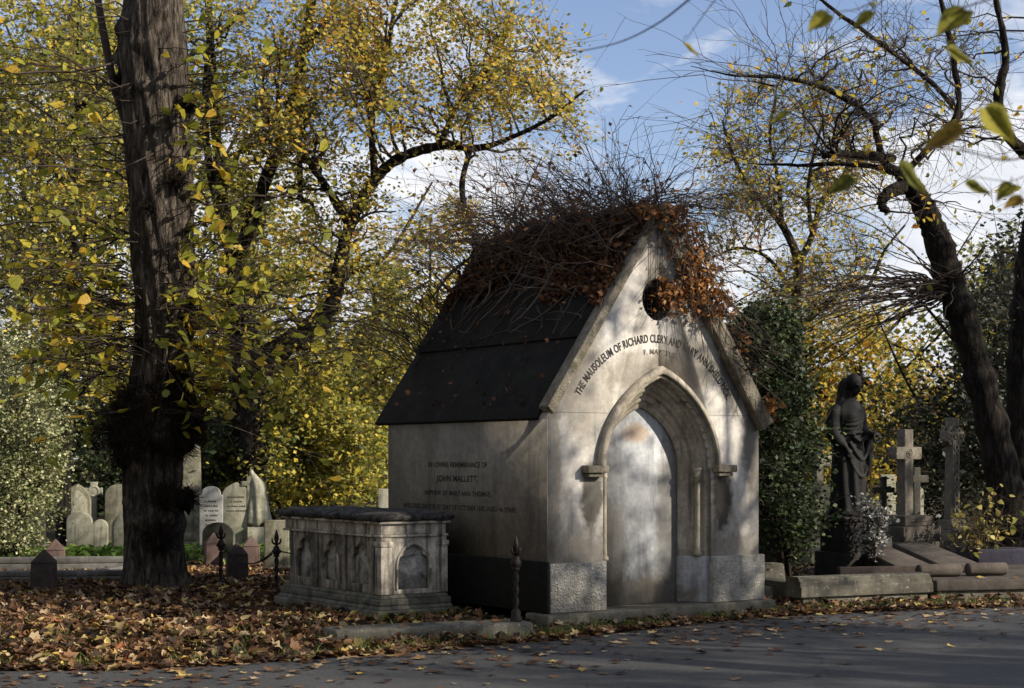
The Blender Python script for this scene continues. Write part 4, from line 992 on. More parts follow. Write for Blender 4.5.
# ------------------------------------------------------------------ statue
SD = 20.3
sx_ = gx(848, SD)
ped = thing('statue_pedestal', 'black stone pedestal beneath the draped statue', 'pedestal', (sx_-0.02, SD, 0), R(32))
MB().box(-0.30, 0.30, -0.27, 0.27, -0.05, 0.42).build('plinth', M['pedestal'], ped, bevel=0.015)
MB().box(-0.25, 0.25, -0.22, 0.22, 0.421, 0.80).build('die', M['pedestal'], ped, bevel=0.012)
MB().box(-0.28, 0.28, -0.25, 0.25, 0.801, 0.865, 0.02).build('cap', M['pedestal'], ped, bevel=0.012)
sm = MB()
secs = [ # z, cx, cy, rx, ry
 (0.0,0.0,0.0,0.245,0.22),(0.05,0.0,0.0,0.245,0.22),(0.12,0.0,0.0,0.215,0.20),(0.3,0.0,0.0,0.205,0.185),(0.5,0.0,-0.005,0.205,0.18),(0.7,0.0,-0.01,0.205,0.178),(0.88,0.0,0.0,0.205,0.170),(1.0,0.0,0.0,0.18,0.145),(1.08,0.0,0.0,0.158,0.128),(1.18,0.0,-0.01,0.176,0.14),(1.28,0.0,-0.01,0.205,0.16),(1.36,0.0,0.0,0.205,0.145),(1.42,0.0,0.0,0.18,0.125),(1.47,0.0,-0.01,0.13,0.105),(1.50,0.0,-0.02,0.065,0.07),(1.60,0.0,-0.05,0.055,0.06)]
sp = spline(secs, 70); n = 72; V = []; Fc = []
for i, (z, cx_, cy_, rx, ry) in enumerate(sp):
    am_ = 0.11*np.clip((1.05-z)/0.9, 0, 1)**0.7
    if z < 0.06: am_ = 0.0
    for k in range(n):
        a = 2*PI*k/n
        f = 1+am_*(math.sin(a*9+z*3.2+1.2*math.sin(a+z*2))*0.75+0.5*math.sin(a*5-z*4))
        if z >= 1.0: f += 0.035*math.sin(a*7-z*9+2*math.sin(a*2))
        V.append((cx_+rx*f*math.cos(a), cy_+ry*f*math.sin(a), z))
    if i: Fc += [((i-1)*n+k, (i-1)*n+(k+1) % n, i*n+(k+1) % n, i*n+k) for k in range(n)]
Fc += [list(range(n-1, -1, -1)), [(len(sp)-1)*n+k for k in range(n)]]
sm.add(V, Fc)
def ellip(mbx, c, r3, rotx=0.0, n=20, mset=None):
    V = []; Fc = []; m_ = 12
    ca, sa = math.cos(rotx), math.sin(rotx)
    for i in range(m_+1):
        ph = -PI/2+PI*i/m_
        for k in range(n):
            th = 2*PI*k/n
            q = np.array([r3[0]*math.cos(ph)*math.cos(th), r3[1]*math.cos(ph)*math.sin(th), r3[2]*math.sin(ph)])
            if i in (0, m_): q[:2] = 0.001*math.cos(th), 0.001*math.sin(th)
            q = np.array([q[0], q[1]*ca-q[2]*sa, q[1]*sa+q[2]*ca])
            V.append(q+np.array(c))
        if i: Fc += [((i-1)*n+k, (i-1)*n+(k+1) % n, i*n+(k+1) % n, i*n+k) for k in range(n)]
    Fc += [list(range(n-1, -1, -1)), [m_*n+k for k in range(n)]]
    mbx.add(V, Fc)
def limb(mbx, pts, sides=14, n=20):
    s_ = spline(pts, n); mbx.tubes(s_[:, :3], s_[:, 3], sides, cap=True)
HT = R(24)   # head bowed forward
hc = np.array([0.01, -0.085, 1.665])
def hp(x, y_, z):       # head space to statue space
    ca, sa = math.cos(HT), math.sin(HT)
    return hc+np.array([x, y_*ca-z*sa*1.0, y_*sa+z*ca]) if False else hc+np.array([x, y_*ca-z*sa, y_*sa+z*ca])
ellip(sm, hp(0, 0.01, 0.02), (0.078, 0.098, 0.105), HT)
ellip(sm, hp(0, -0.03, -0.045), (0.056, 0.062, 0.072), HT)
limb(sm, [tuple(hp(0, -0.085, 0.015))+(0.008,), tuple(hp(0, -0.103, -0.015))+(0.012,), tuple(hp(0, -0.108, -0.032))+(0.014,), tuple(hp(0, -0.085, -0.04))+(0.008,)], 8, 8)
for s in (-1, 1):
    ellip(sm, hp(s*0.03, -0.082, 0.018), (0.014, 0.009, 0.009), HT, 10); limb(sm, [tuple(hp(s*0.012, -0.09, 0.036))+(0.007,), tuple(hp(s*0.035, -0.088, 0.04))+(0.008,), tuple(hp(s*0.058, -0.068, 0.03))+(0.006,)], 8, 6)
ellip(sm, hp(0, -0.09, -0.062), (0.022, 0.010, 0.007), HT, 10); ellip(sm, hp(0, -0.087, -0.074), (0.018, 0.010, 0.006), HT, 10); ellip(sm, hp(0, -0.075, -0.1), (0.022, 0.02, 0.016), HT, 10)
# veil over the head falling to the shoulders
ellip(sm, hp(0, 0.035, 0.035), (0.097, 0.100, 0.113), HT)
limb(sm, [(0.0,-0.01,1.74,0.075),(0.0,0.04,1.66,0.088),(0.0,0.06,1.55,0.085),(0.0,0.06,1.42,0.11),(0.0,0.05,1.25,0.12),(0.0,0.04,1.0,0.11)], 18)
for s in (-1, 1):
    limb(sm, [(s*0.05,-0.06,1.75,0.024),(s*0.078,-0.025,1.69,0.030),(s*0.080,0.0,1.61,0.034),(s*0.085,0.02,1.52,0.045),(s*0.10,0.03,1.44,0.055)], 12)
# arms: the right one hangs, the left one is bent forward
limb(sm, [(-0.17,0.01,1.40,0.055),(-0.215,0.02,1.33,0.078),(-0.235,0.03,1.20,0.080),(-0.235,0.02,1.06,0.092),(-0.215,-0.05,0.95,0.078),(-0.20,-0.11,0.90,0.045),(-0.19,-0.135,0.865,0.026)])
limb(sm, [(0.17,0.01,1.40,0.055),(0.215,0.01,1.33,0.076),(0.24,0.01,1.20,0.078),(0.24,-0.02,1.07,0.088),(0.215,-0.12,1.03,0.072),(0.17,-0.20,1.045,0.045),(0.15,-0.235,1.05,0.028)])
limb(sm, [(0.22,-0.12,1.02,0.055),(0.20,-0.15,0.90,0.055),(0.19,-0.16,0.76,0.045),(0.185,-0.155,0.62,0.03),(0.18,-0.14,0.50,0.012)], 12)
limb(sm, [(-0.10,-0.16,1.02,0.03),(0.0,-0.175,0.96,0.03),(0.11,-0.17,1.0,0.03),(0.18,-0.16,1.04,0.035)], 10)
limb(sm, [(-0.13,-0.13,0.95,0.03),(-0.06,-0.17,0.80,0.028),(0.03,-0.185,0.72,0.026),(0.12,-0.17,0.80,0.028),(0.18,-0.16,0.92,0.03)], 10)
limb(sm, [(-0.16,-0.1,0.86,0.022),(-0.08,-0.165,0.60,0.024),(0.02,-0.185,0.50,0.02),(0.12,-0.16,0.56,0.02),(0.17,-0.14,0.70,0.02)], 10)
def hand(mbx, wrist, direc, up, s_, L_=0.17):
    d = unit(np.array(direc, float)); u = unit(np.array(up, float)-d*np.dot(up, d)); w = np.cross(d, u)*s_
    wr = np.array(wrist, float)
    limb(mbx, [tuple(wr-d*0.02)+(0.024,), tuple(wr+d*0.03)+(0.030,), tuple(wr+d*0.075)+(0.032,), tuple(wr+d*0.09)+(0.022,)], 10, 8)
    for k, (off, ln) in enumerate(((-0.027, 0.072), (-0.009, 0.082), (0.009, 0.077), (0.027, 0.060))):
        b = wr+d*0.08+w*off
        limb(mbx, [tuple(b)+(0.010,), tuple(b+d*ln*0.45-u*0.006)+(0.0095,), tuple(b+d*ln*0.78-u*0.022)+(0.0085,), tuple(b+d*ln*0.85-u*0.045)+(0.007,)], 8, 8)
    b = wr+d*0.025-w*0.022
    limb(mbx, [tuple(b)+(0.012,), tuple(b-w*0.022+d*0.03-u*0.008)+(0.011,), tuple(b-w*0.026+d*0.06-u*0.02)+(0.008,)], 8, 8)
hand(sm, (-0.19,-0.135,0.875), (0.15,-0.35,-0.9), (-0.5,-0.8,0.2), 1)
hand(sm, (0.15,-0.235,1.05), (-0.1,-0.95,-0.15), (0.1,-0.2,1), -1)
for k_ in range(5):      # folds of the mantle across the breast
    z0_ = 1.40-0.055*k_
    limb(sm, [(0.15,-0.07,z0_+0.03,0.016),(0.08,-0.135,z0_-0.04,0.018),(0.0,-0.155,z0_-0.10,0.018),(-0.08,-0.14,z0_-0.13,0.017),(-0.15,-0.08,z0_-0.13,0.014)], 10, 14)
limb(sm, [(-0.16,-0.02,1.09,0.02),(-0.09,-0.125,1.075,0.022),(0.0,-0.15,1.07,0.022),(0.09,-0.125,1.075,0.022),(0.16,-0.02,1.09,0.02)], 10, 14)
# wreath held in the left hand
ang = np.linspace(0, 2*PI, 25); 
sm.tubes(np.stack([0.13+0.055*np.cos(ang), np.full(25, -0.32), 1.0+0.06*np.sin(ang)], 1), 0.016+0.004*np.sin(ang*12), 8)
st_ = sm.build('statue', M['bronze'], None, (sx_, SD, 0.865), smooth=True, rotz=R(38))
st_.scale = (1.08, 1.08, 0.99)
rm = st_.modifiers.new('remesh', 'REMESH'); rm.mode = 'VOXEL'; rm.voxel_size = 0.0085; rm.use_smooth_shade = True
smd = st_.modifiers.new('smooth', 'SMOOTH'); smd.factor = 0.4; smd.iterations = 2
tag(st_, 'black veiled figure in long robes with bowed head, one forearm held forward with a wreath', 'statue')

# ------------------------------------------------------------------ trees
def tree(name, label, cat, base, limbs, clumps, leafmat_, barkm, leaf_n, leaf_s, tmpl=RHOMB, seed=1, twig_r=0.006, twigs_per=9, group=None, branch_r=0.03, spread=0.55, twigmat=None, limb_sides=10, limbs_only_near=True, leaf_jit=0.12, leafy=0.3, jag=0.0, branches=True):
    """limbs: lists of (x,y,z,r) world; clumps: (M,4) world centre and radius"""
    r = np.random.default_rng(seed); base = np.array(base, float)
    t = thing(name, label, cat, base, 0, group)
    tk = MB(); nodes = []
    for lb in limbs:
        s_ = spline(lb, max(10, 7*len(lb))); p_ = s_[:, :3]-base
        if jag: p_ = p_+np.cumsum(r.normal(size=p_.shape), 0)*jag*0.3
        tk.tubes(p_, np.maximum(s_[:, 3], 0.004)*(1+0.08*r.normal(size=len(s_))), limb_sides, cap=True)
        nodes.append(np.hstack([p_, s_[:, 3:4]]))
    tk.build('trunk', barkm, t, smooth=True)
    nodes = np.vstack(nodes)
    if clumps is None or len(clumps) == 0: return t
    cl = np.array(clumps, float); cc = cl[:, :3]-base; cr_ = cl[:, 3]
    br = MB(); Mn = len(cc)
    dist = np.linalg.norm(nodes[None, :, :3]-cc[:, None, :], axis=2)+0.8*np.clip(nodes[None, :, 2]-cc[:, None, 2]+0.2, 0, 9)+0.5*(r.random((Mn, len(nodes))))
    dist += np.where(nodes[None, :, 3] > 0.16, 0.8, 0)
    ni = dist.argmin(1); st = nodes[ni, :3]; sr = np.minimum(nodes[ni, 3]*0.55, branch_r)
    K = 9; tt = np.linspace(0, 1, K)[None, :, None]
    mid = (st+cc)/2+r.normal(size=cc.shape)*0.12*np.linalg.norm(cc-st, axis=1, keepdims=True); mid[:, 2] += 0.08*np.linalg.norm(cc-st, axis=1)
    B = st[:, None]*(1-tt)**2+2*mid[:, None]*tt*(1-tt)+cc[:, None]*tt**2
    B[:, 1:-1] += r.normal(size=B[:, 1:-1].shape)*0.02*np.linalg.norm(cc-st, axis=1)[:, None, None]
    if branches: br.tubes(B, sr[:, None]*np.linspace(1, 0.35, K)[None], 5)
    i = np.repeat(np.arange(Mn), twigs_per); nT = len(i)
    u = 0.35+0.65*r.random(nT); k = np.clip((u*(K-1)).astype(int), 0, K-1); s0 = B[i, k]
    e_ = cc[i]+r.normal(size=(nT, 3))*cr_[i][:, None]*spread*1.0
    Lt = np.linalg.norm(e_-s0, axis=1)
    m2 = (s0+e_)/2+r.normal(size=e_.shape)*0.12*Lt[:, None]
    K2 = 6; t2 = np.linspace(0, 1, K2)[None, :, None]
    T_ = s0[:, None]*(1-t2)**2+2*m2[:, None]*t2*(1-t2)+e_[:, None]*t2**2
    br.tubes(T_, np.full((nT, 1), twig_r)*np.linspace(1, 0.35, K2)[None], 3)
    S_ = subtwigs(T_, 3, (0.2, 0.5), 4, 1.0, r); br.tubes(S_, np.tile(np.linspace(twig_r*0.6, twig_r*0.3, 4), (len(S_), 1)), 3)
    br.build('branches', twigmat or M['twig'], t)
    if leaf_n:
        lf = MB()
        j = r.integers(0, nT, leaf_n); u = leafy+(1-leafy)*r.random(leaf_n); k = np.clip((u*(K2-1)).astype(int), 0, K2-2); fr = (u*(K2-1)-k)[:, None]
        C = T_[j, k]*(1-fr)+T_[j, k+1]*fr
        use = r.random(leaf_n) < 0.6; j2 = r.integers(0, len(S_), leaf_n); C[use] = S_[j2[use], r.integers(1, 4, use.sum())]
        C = C+r.normal(size=C.shape)*leaf_jit
        C = C[C[:, 2]+base[2] > 0.05]
        leaves(lf, C, leaf_s, tmpl, None, r, 0.4)
        lf.build('foliage', leafmat_, t)
    return t
def region(specs, d, dj, n, seed, rad):
    """specs: (px,py,rx,ry,weight) ellipses seen at depth d"""
    r = np.random.default_rng(seed); out = []
    w = np.array([s[4]*s[2]*s[3] for s in specs], float); w /= w.sum()
    for q in range(n):
        s = specs[r.choice(len(specs), p=w)]
        while True:
            a, b = r.uniform(-1, 1, 2)
            if a*a+b*b < 1: break
        dd = d+r.normal()*dj
        P_ = wp(s[0]+a*s[2], s[1]+b*s[3], dd)
        out.append((P_[0], P_[1], max(P_[2], 0.3), rad*(0.7+0.6*r.random())))
    return out
def L3(pts, d, s=None):
    """limb from (px,py,width_px[,depth offset]) at depth d"""
    out = []
    for q in pts:
        dd = d+(q[3] if len(q) > 3 else 0)
        P_ = wp(q[0], q[1], dd); out.append((P_[0], P_[1], P_[2], q[2]/2*dd/F))
    return out
def ground_px(d): return 458+2560/d

# --- the big foreground trunk on the left
BX, BD = gx(153, 19.4), 19.4
big = thing('old_tree', 'huge rugged old trunk with burrs and wiry side shoots standing in fallen leaves', 'tree', (BX, BD, 0), 0)
prof_px = [(600,116,196),(590,121,188),(575,123,185),(540,124,183),(500,124,180),(470,122,182),(445,123,186),(425,124,188),(400,127,191),(375,131,193),(350,135,193),(300,135,194),(250,131,195),(200,129,193),(150,125,190),(100,121,189),(50,118,188),(20,122,184),(0,125,182),(-60,128,180),(-200,130,176),(-330,136,170)]
pz = np.array([EYE+(458-a)/F*BD for a, b, c in prof_px]); pl = np.array([gx(b, BD) for a, b, c in prof_px])-BX; prr = np.array([gx(c, BD) for a, b, c in prof_px])-BX
o_ = np.argsort(pz); zz = np.linspace(-0.15, pz.max(), 330); lx = np.interp(zz, pz[o_], pl[o_]); rx_ = np.interp(zz, pz[o_], prr[o_])
n = 96; A_ = np.arange(n)*2*PI/n
ZZ, AA = np.meshgrid(zz, A_, indexing='ij'); rad = 0.93*((rx_-lx)/2)[:, None]; cxn = ((rx_+lx)/2)[:, None]
rr_ = np.random.default_rng(4)
disp = np.zeros_like(ZZ)
for q in range(16):
    fa, fz, ph = rr_.integers(5, 22), rr_.uniform(0.3, 3.2), rr_.random()*6
    disp += 0.012*np.abs(np.sin(fa*AA/2+fz*ZZ+ph+0.6*np.sin(ZZ*1.7+ph)))-0.007
for q in range(70):      # burrs and branch scars
    z0 = rr_.choice([rr_.normal(2.05, 0.22), rr_.uniform(1.3, 7.2), rr_.normal(5.9, 0.5), rr_.normal(0.95, 0.15)]); a0 = rr_.uniform(0, 2*PI); sz = rr_.uniform(0.05, 0.13)
    da = (AA-a0+PI) % (2*PI)-PI
    disp += rr_.uniform(0.02, 0.075)*np.exp(-((da*0.36)**2+(ZZ-z0)**2)/sz**2)
disp += 0.10*np.exp(-ZZ/0.18)*(0.5+0.5*np.sin(AA*5+1))
rad2 = rad+disp
V = np.stack([cxn+rad2*np.cos(AA), rad2*np.sin(AA), ZZ], -1).reshape(-1, 3)
idx = np.arange(len(zz)*n).reshape(len(zz), n)
MB().add(V, np.stack([idx[:-1], np.roll(idx[:-1], -1, 1), np.roll(idx[1:], -1, 1), idx[1:]], -1).reshape(-1, 4)).build('trunk', M['bark'], big, smooth=True)
def burr(px, py, rpx, dy=-0.2, seed=0, flat=1.0):
    r = np.random.default_rng(seed+50); c = wp(px, py, BD+dy)-np.array([BX, BD, 0]); rad = rpx*BD/F
    mbx = MB(); m_, k_ = 22, 34
    rad *= 0.86; V = []; ph = np.linspace(-PI/2, PI/2, m_); th = np.arange(k_)*2*PI/k_
    PH, TH = np.meshgrid(ph, th, indexing='ij')
    dr = np.stack([np.cos(PH)*np.cos(TH), np.cos(PH)*np.sin(TH), np.sin(PH)], -1)
    bump = np.zeros(PH.shape)
    for q in range(40):
        dd = unit(r.normal(size=3)); bump += r.uniform(0.08, 0.25)*np.exp(-(1-(dr@dd))/0.025)
    P_ = c+dr*(rad*(0.72+bump))[..., None]*np.array([1, 0.8, flat])
    idx = np.arange(m_*k_).reshape(m_, k_)
    mbx.add(P_.reshape(-1, 3), np.stack([idx[:-1], np.roll(idx[:-1], -1, 1), np.roll(idx[1:], -1, 1), idx[1:]], -1).reshape(-1, 4))
    # stubby twigs bristling from the burr
    N_ = 300; d = unit(r.normal(size=(N_, 3))+np.array([0, -0.5, 0.2])); st = c+d*rad*0.7
    P2_ = arcs(st, d, rad*(0.4+0.7*r.random(N_)), 5, -0.1, 0.25, r); mbx.tubes(P2_, np.tile(np.linspace(0.005, 0.002, 5), (N_, 1)), 3)
    return mbx.build('burr', M['burr'], big, smooth=True)
burr(126, 430, 27, -0.12, 1); burr(188, 418, 26, -0.12, 2); burr(156, 436, 34, -0.25, 3); burr(165, 398, 26, -0.25, 4); burr(132, 405, 24, -0.2, 14); burr(182, 442, 20, -0.2, 15); burr(128, 455, 18, -0.2, 16); burr(140, 345, 9, -0.2, 17); burr(150, 210, 10, -0.3, 18); burr(176, 180, 9, -0.3, 19); burr(161, 538, 18, -0.36, 5); burr(166, 497, 13, -0.36, 6); burr(186, 500, 12, -0.1, 7, 1.4); burr(178, 380, 14, -0.3, 9); burr(190, 105, 9, -0.1, 8, 1.5); burr(122, 80, 8, -0.1, 11, 2.2); burr(192, 300, 8, -0.1, 12, 1.6)
# side shoots with big leaves
r3 = np.random.default_rng(21); sh = MB(); N = 330
hz = np.where(r3.random(N) < 0.62, r3.normal(3.15, 0.45, N), r3.uniform(2.0, 7.0, N)); sg = np.where(r3.random(N) < 0.55, 1, -1)
aa = r3.uniform(-1.45, 0.5, N); st = np.stack([sg*0.36*np.cos(aa), 0.36*np.sin(aa), hz], 1)
d = np.stack([sg*(0.7+0.5*r3.random(N)), -0.35+0.5*r3.normal(size=N), 0.12+0.3*r3.normal(size=N)], 1)
PS = arcs(st, d, 0.5+1.5*r3.random(N)**1.6, 10, 0.12, 0.12, r3)
sh.tubes(PS, np.linspace(0.009, 0.0028, 10)[None]*(0.6+0.7*r3.random((N, 1))), 4)
SS = subtwigs(PS, 4, (0.2, 0.45), 5, 0.9, r3); sh.tubes(SS, np.tile(np.linspace(0.0036, 0.0018, 5), (len(SS), 1)), 3)
ld = L3([(128,130,9),(114,84,8),(105,40,8),(98,0,7),(90,-60,6)], 19.6); s_ = spline(ld, 20); sh.tubes(s_[:, :3]-np.array([BX, BD, 0]), s_[:, 3], 8)
# two long limbs going up and out of the frame, and long drooping shoots
N = 26
st = np.stack([r3.normal(size=N)*0.2, r3.normal(size=N)*0.2, r3.uniform(3.2, 6.8, N)], 1); sg = np.where(r3.random(N) < 0.5, 1, -1)
d = np.stack([sg*1.0, -0.2+0.3*r3.normal(size=N), 0.1+0.25*r3.normal(size=N)], 1)
PL = arcs(st, d, 2.0+1.6*r3.random(N), 12, 0.10, 0.08, r3); sh.tubes(PL, np.linspace(0.014, 0.004, 12)[None]*(0.6+0.7*r3.random((N, 1))), 5)
SL_ = subtwigs(PL, 6, (0.12, 0.3), 5, 0.9, r3); sh.tubes(SL_, np.tile(np.linspace(0.004, 0.002, 5), (len(SL_), 1)), 3)
sh.build('side_shoots', M['twig'], big)
lf = MB(); C = np.vstack([PS[:, 4:].reshape(-1, 3), SS[:, 2:].reshape(-1, 3), SL_[:, 3:].reshape(-1, 3)]); C = C[r3.random(len(C)) < 0.19]
leaves(lf, C, 0.13, HEART, None, r3, 0.35, 0.4); lf.build('foliage', M['leaf_lime'], big)

# --- trees behind on the left
def clumpsphere(cx_, cy_, cz_, rx, ry, rz, n, rad, seed):
    r = np.random.default_rng(seed); v = unit(r.normal(size=(n, 3)))*(r.random((n, 1))**0.4)
    return [(cx_+a*rx, cy_+b*ry, cz_+c*rz, rad*(0.7+0.6*r.random())) for a, b, c in v]
# tree with the long curving limb, right of the trunk
d3 = 29.5
limbs = [L3([(256,560,30),(255,470,27),(252,410,25),(262,365,25),(300,335,22),(330,308,18),(340,265,15),(350,225,12),(375,180,12),(400,158,11),(440,146,9),(478,148,7),(510,138,5,-0.5),(550,118,4,-1),(585,90,2,-1.2)], d3),
         L3([(350,225,9),(325,185,8,0.3),(300,150,7,0.5),(270,120,6,0.7)], d3), L3([(375,180,8),(372,120,6,0.5),(385,60,5,1),(400,-20,4,1.2)], d3),
         L3([(440,146,7),(455,110,5),(485,70,4,0.4),(510,20,3,0.8)], d3), L3([(470,150,6),(462,190,6),(475,240,5),(500,270,4)], d3-0.4), L3([(262,365,16),(240,300,14,0.4),(225,220,12,0.8),(215,120,10,1),(208,0,7,1.5)], d3)]
cl = region([(300,60,110,90,1.0),(430,50,110,80,1.1),(520,90,70,60,1.0),(500,60,60,50,0.5),(350,130,90,50,0.7),(410,220,70,60,0.30),(330,230,60,70,0.45),(560,115,35,25,0.8)], d3, 1.2, 170, 31, 0.62)
tree('golden_tree', 'tall tree with long curving limb and golden leaves arching above the mausoleum', 'tree', (gx(256,d3), d3, 0), limbs, cl, M['leaf_gold'], M['dark_bark'], 22000, 0.085, seed=3, branch_r=0.035)
# tree with leaning dark limb close behind the trunk
d2 = 30.0
limbs = [L3([(246,560,18),(243,470,17),(238,400,15),(232,330,17),(236,270,15),(262,190,13),(288,120,12),(300,60,10),(312,0,9),(318,-80,6)], d2), L3([(300,60,8),(330,10,6),(360,-60,5)], d2), L3([(300,200,6),(300,120,6),(305,60,4)], d2+1), L3([(236,270,9),(216,200,8),(205,120,7),(210,20,5)], d2)]
cl = region([(260,60,90,80,1.0),(220,180,60,90,0.9),(290,230,60,80,0.7),(240,330,70,60,0.7),(330,350,60,50,0.6),(360,300,50,60,0.5)], d2, 1.0, 90, 32, 0.55)
tree('autumn_tree', 'slender leaning tree with yellow green leaves just right of the old trunk', 'tree', (gx(246,d2), d2, 0), limbs, cl, M['leaf_olive'], M['dark_bark'], 8000, 0.09, seed=4)
# left trees
def simple_tree(name, label, px, d, spec, n, nl, ls, mat, seed, w=30, lean=0, rad=0.7, group=None, barkm=None, dj=1.3, hh=1.0, **kw):
    gy = ground_px(d)
    limbs = [L3([(px,gy+8,w),(px+lean*0.2,gy-80*hh,w*0.8),(px+lean*0.5,gy-200*hh,w*0.65),(px+lean*0.8,gy-330*hh,w*0.45),(px+lean,gy-460*hh,w*0.25),(px+lean*1.1,gy-600*hh,w*0.06)], d)]
    r = random.Random(seed)
    for k in range(5):
        s = -1 if k % 2 else 1; h = gy-(130+70*k+r.random()*30)*hh
        x0 = px+lean*((gy-h)/600)
        limbs.append(L3([(x0,h,w*0.35),(x0+s*30,h-35,w*0.27,r.uniform(-1,1)),(x0+s*70,h-55-30*r.random(),w*0.2,r.uniform(-1.5,1.5)),(x0+s*115,h-100-60*r.random(),w*0.09,r.uniform(-2,2))], d))
    return tree(name, label, 'tree', (gx(px,d), d, 0), limbs, region(spec, d, dj, n, seed, rad), mat, barkm or M['dark_bark'], nl, ls, seed=seed, group=group, **kw)
simple_tree('yellow_tree', 'olive yellow leaved tree filling the view left of the old trunk', 62, 27, [(60,60,95,90,1),(60,190,90,90,1),(40,290,80,60,0.7),(100,350,50,50,0.4)], 110, 13500, 0.095, M['leaf_olive'], 41, 16, 15)
simple_tree('yellow_tree', 'golden green tree at the far left edge behind the cream leaved bush', -30, 31, [(0,80,100,110,1),(20,230,90,100,1),(90,120,80,120,0.7)], 110, 10500, 0.11, M['leaf_olive'], 42, 26, 20)
simple_tree('woodland_tree', 'dense green tree far behind the old trunk and headstones', 140, 37, [(150,90,140,110,0.55),(160,260,140,110,0.8),(140,400,120,70,1)], 120, 16500, 0.13, M['leaf_olive'], 43, 22, 10, rad=0.95, dj=1.8)
simple_tree('woodland_tree', 'mixed gold and green tree far behind, left of the black roof', 310, 38, [(310,330,110,90,1),(350,420,100,60,1),(270,240,70,70,0.5),(410,330,60,70,0.6)], 110, 17000, 0.12, M['leaf_olive'], 44, 20, 20, rad=0.9, dj=1.8, hh=0.5)
simple_tree('woodland_tree', 'distant yellowing tree glimpsed just left of the roof slope', 425, 42, [(420,270,50,60,0.5),(400,350,60,70,1),(440,400,70,60,1)], 60, 5500, 0.15, M['leaf_gold'], 45, 14, 5, rad=0.8, dj=1.5, hh=0.5)
simple_tree('woodland_tree', 'shadowy dark green tree low behind the headstones', 210, 44, [(80,420,150,90,1),(230,430,160,80,1),(330,440,100,60,1)], 100, 12000, 0.19, M['leaf_green'], 46, 16, 5, rad=1.1, dj=2, hh=0.35)

def bush(name, label, cat, spec, d, dj, n, nl, ls, mat, seed, rad=0.35, tmpl=RHOMB, px=None, stems=7, twigr=0.005, jit=0.07, group=None, sw=1.0):
    r = random.Random(seed); xs_ = [s[0] for s in spec]; px = px if px is not None else sum(xs_)/len(xs_)
    gy = ground_px(d); top = min(s[1]-s[3]*0.6 for s in spec); limbs = []
    for k in range(stems):
        tx = r.choice(spec); ex = tx[0]+r.uniform(-0.6, 0.6)*tx[2]; ey = tx[1]+r.uniform(-0.6, 0.4)*tx[3]
        limbs.append(L3([(px+r.uniform(-8,8),gy+4,5*sw),((px*2+ex)/3,(gy*2+ey)/3,4*sw,sw*r.uniform(-.3,.3)),((px+ex*2)/3,(gy+ey*2)/3,3*sw,sw*r.uniform(-.4,.4)),(ex,ey,1.5*sw,sw*r.uniform(-.5,.5))], d))
    return tree(name, label, cat, (gx(px,d), d, 0), limbs, region(spec, d, dj, n, seed, rad), mat, M['dark_bark'], nl, ls, tmpl, seed, twigr, 10, group, 0.012, 0.55, None, 6, leaf_jit=jit, leafy=0.1)
bush('variegated_bush', 'large sunlit bush with small cream edged leaves at the left edge', 'bush', [(15,420,52,85,1),(12,500,40,52,1.1),(42,440,26,55,1),(-20,470,50,90,1)], 23.5, 0.6, 180, 42000, 0.049, M['leaf_holly'], 51, 0.30, jit=0.06)
bush('yellow_bush', 'broad yellow green leaved bush behind the chest tomb', 'bush', [(300,450,80,55,1),(350,460,50,50,1),(250,440,50,40,0.8),(320,400,60,30,0.7),(230,470,35,25,0.4)], 31, 1.0, 120, 17000, 0.10, M['leaf_olive'], 52, 0.42, jit=0.1)
bush('shade_bush', 'dark leaved bush in shadow between the pointed headstones and the trunk', 'bush', [(105,440,45,45,1),(90,480,30,25,0.6),(215,450,40,30,0.8),(250,445,34,28,0.9)], 30.4, 0.45, 90, 10000, 0.11, M['leaf_dark'], 53, 0.4)
# ivy mass right of the mausoleum
dI = 19.6
bush('dark_ivy_bush', 'tall dark green ivy clad bush pressed against the right side of the mausoleum', 'bush', [(765,355,42,55,1),(782,420,40,60,1.0),(792,455,22,40,0.7),(778,500,38,45,1.1),(745,380,30,60,0.6),(795,500,15,45,0.6),(745,330,26,40,0.7),(788,532,20,22,0.6)], dI, 0.42, 210, 26000, 0.062, M['leaf_dark'], 54, 0.24, px=785, jit=0.05)
bush('silver_bush', 'straggly silver grey dried bush leaning on the statue pedestal', 'bush', [(874,508,12,12,1),(878,524,13,12,1),(868,538,12,12,1)], 19.7, 0.12, 26, 2200, 0.05, M['leaf_silver'], 55, 0.13, px=872, jit=0.04, stems=3, twigr=0.003, sw=0.35)
bush('yellow_leaf_bush', 'low shrub with big bright yellow leaves right of the celtic cross', 'bush', [(985,515,18,14,1),(975,532,20,10,1),(1000,498,9,10,0.6)], 20.8, 0.2, 24, 210, 0.075, M['leaf_yellow'], 56, 0.2, HEART, px=985, jit=0.05, sw=0.35)
bush('russet_bush', 'low russet brown bush at the right edge beneath the dark trunk', 'bush', [(1015,530,26,18,1),(1030,515,20,20,0.7)], 21.6, 0.2, 30, 2200, 0.06, M['leaf_brown'], 57, 0.2, px=1018, jit=0.04)
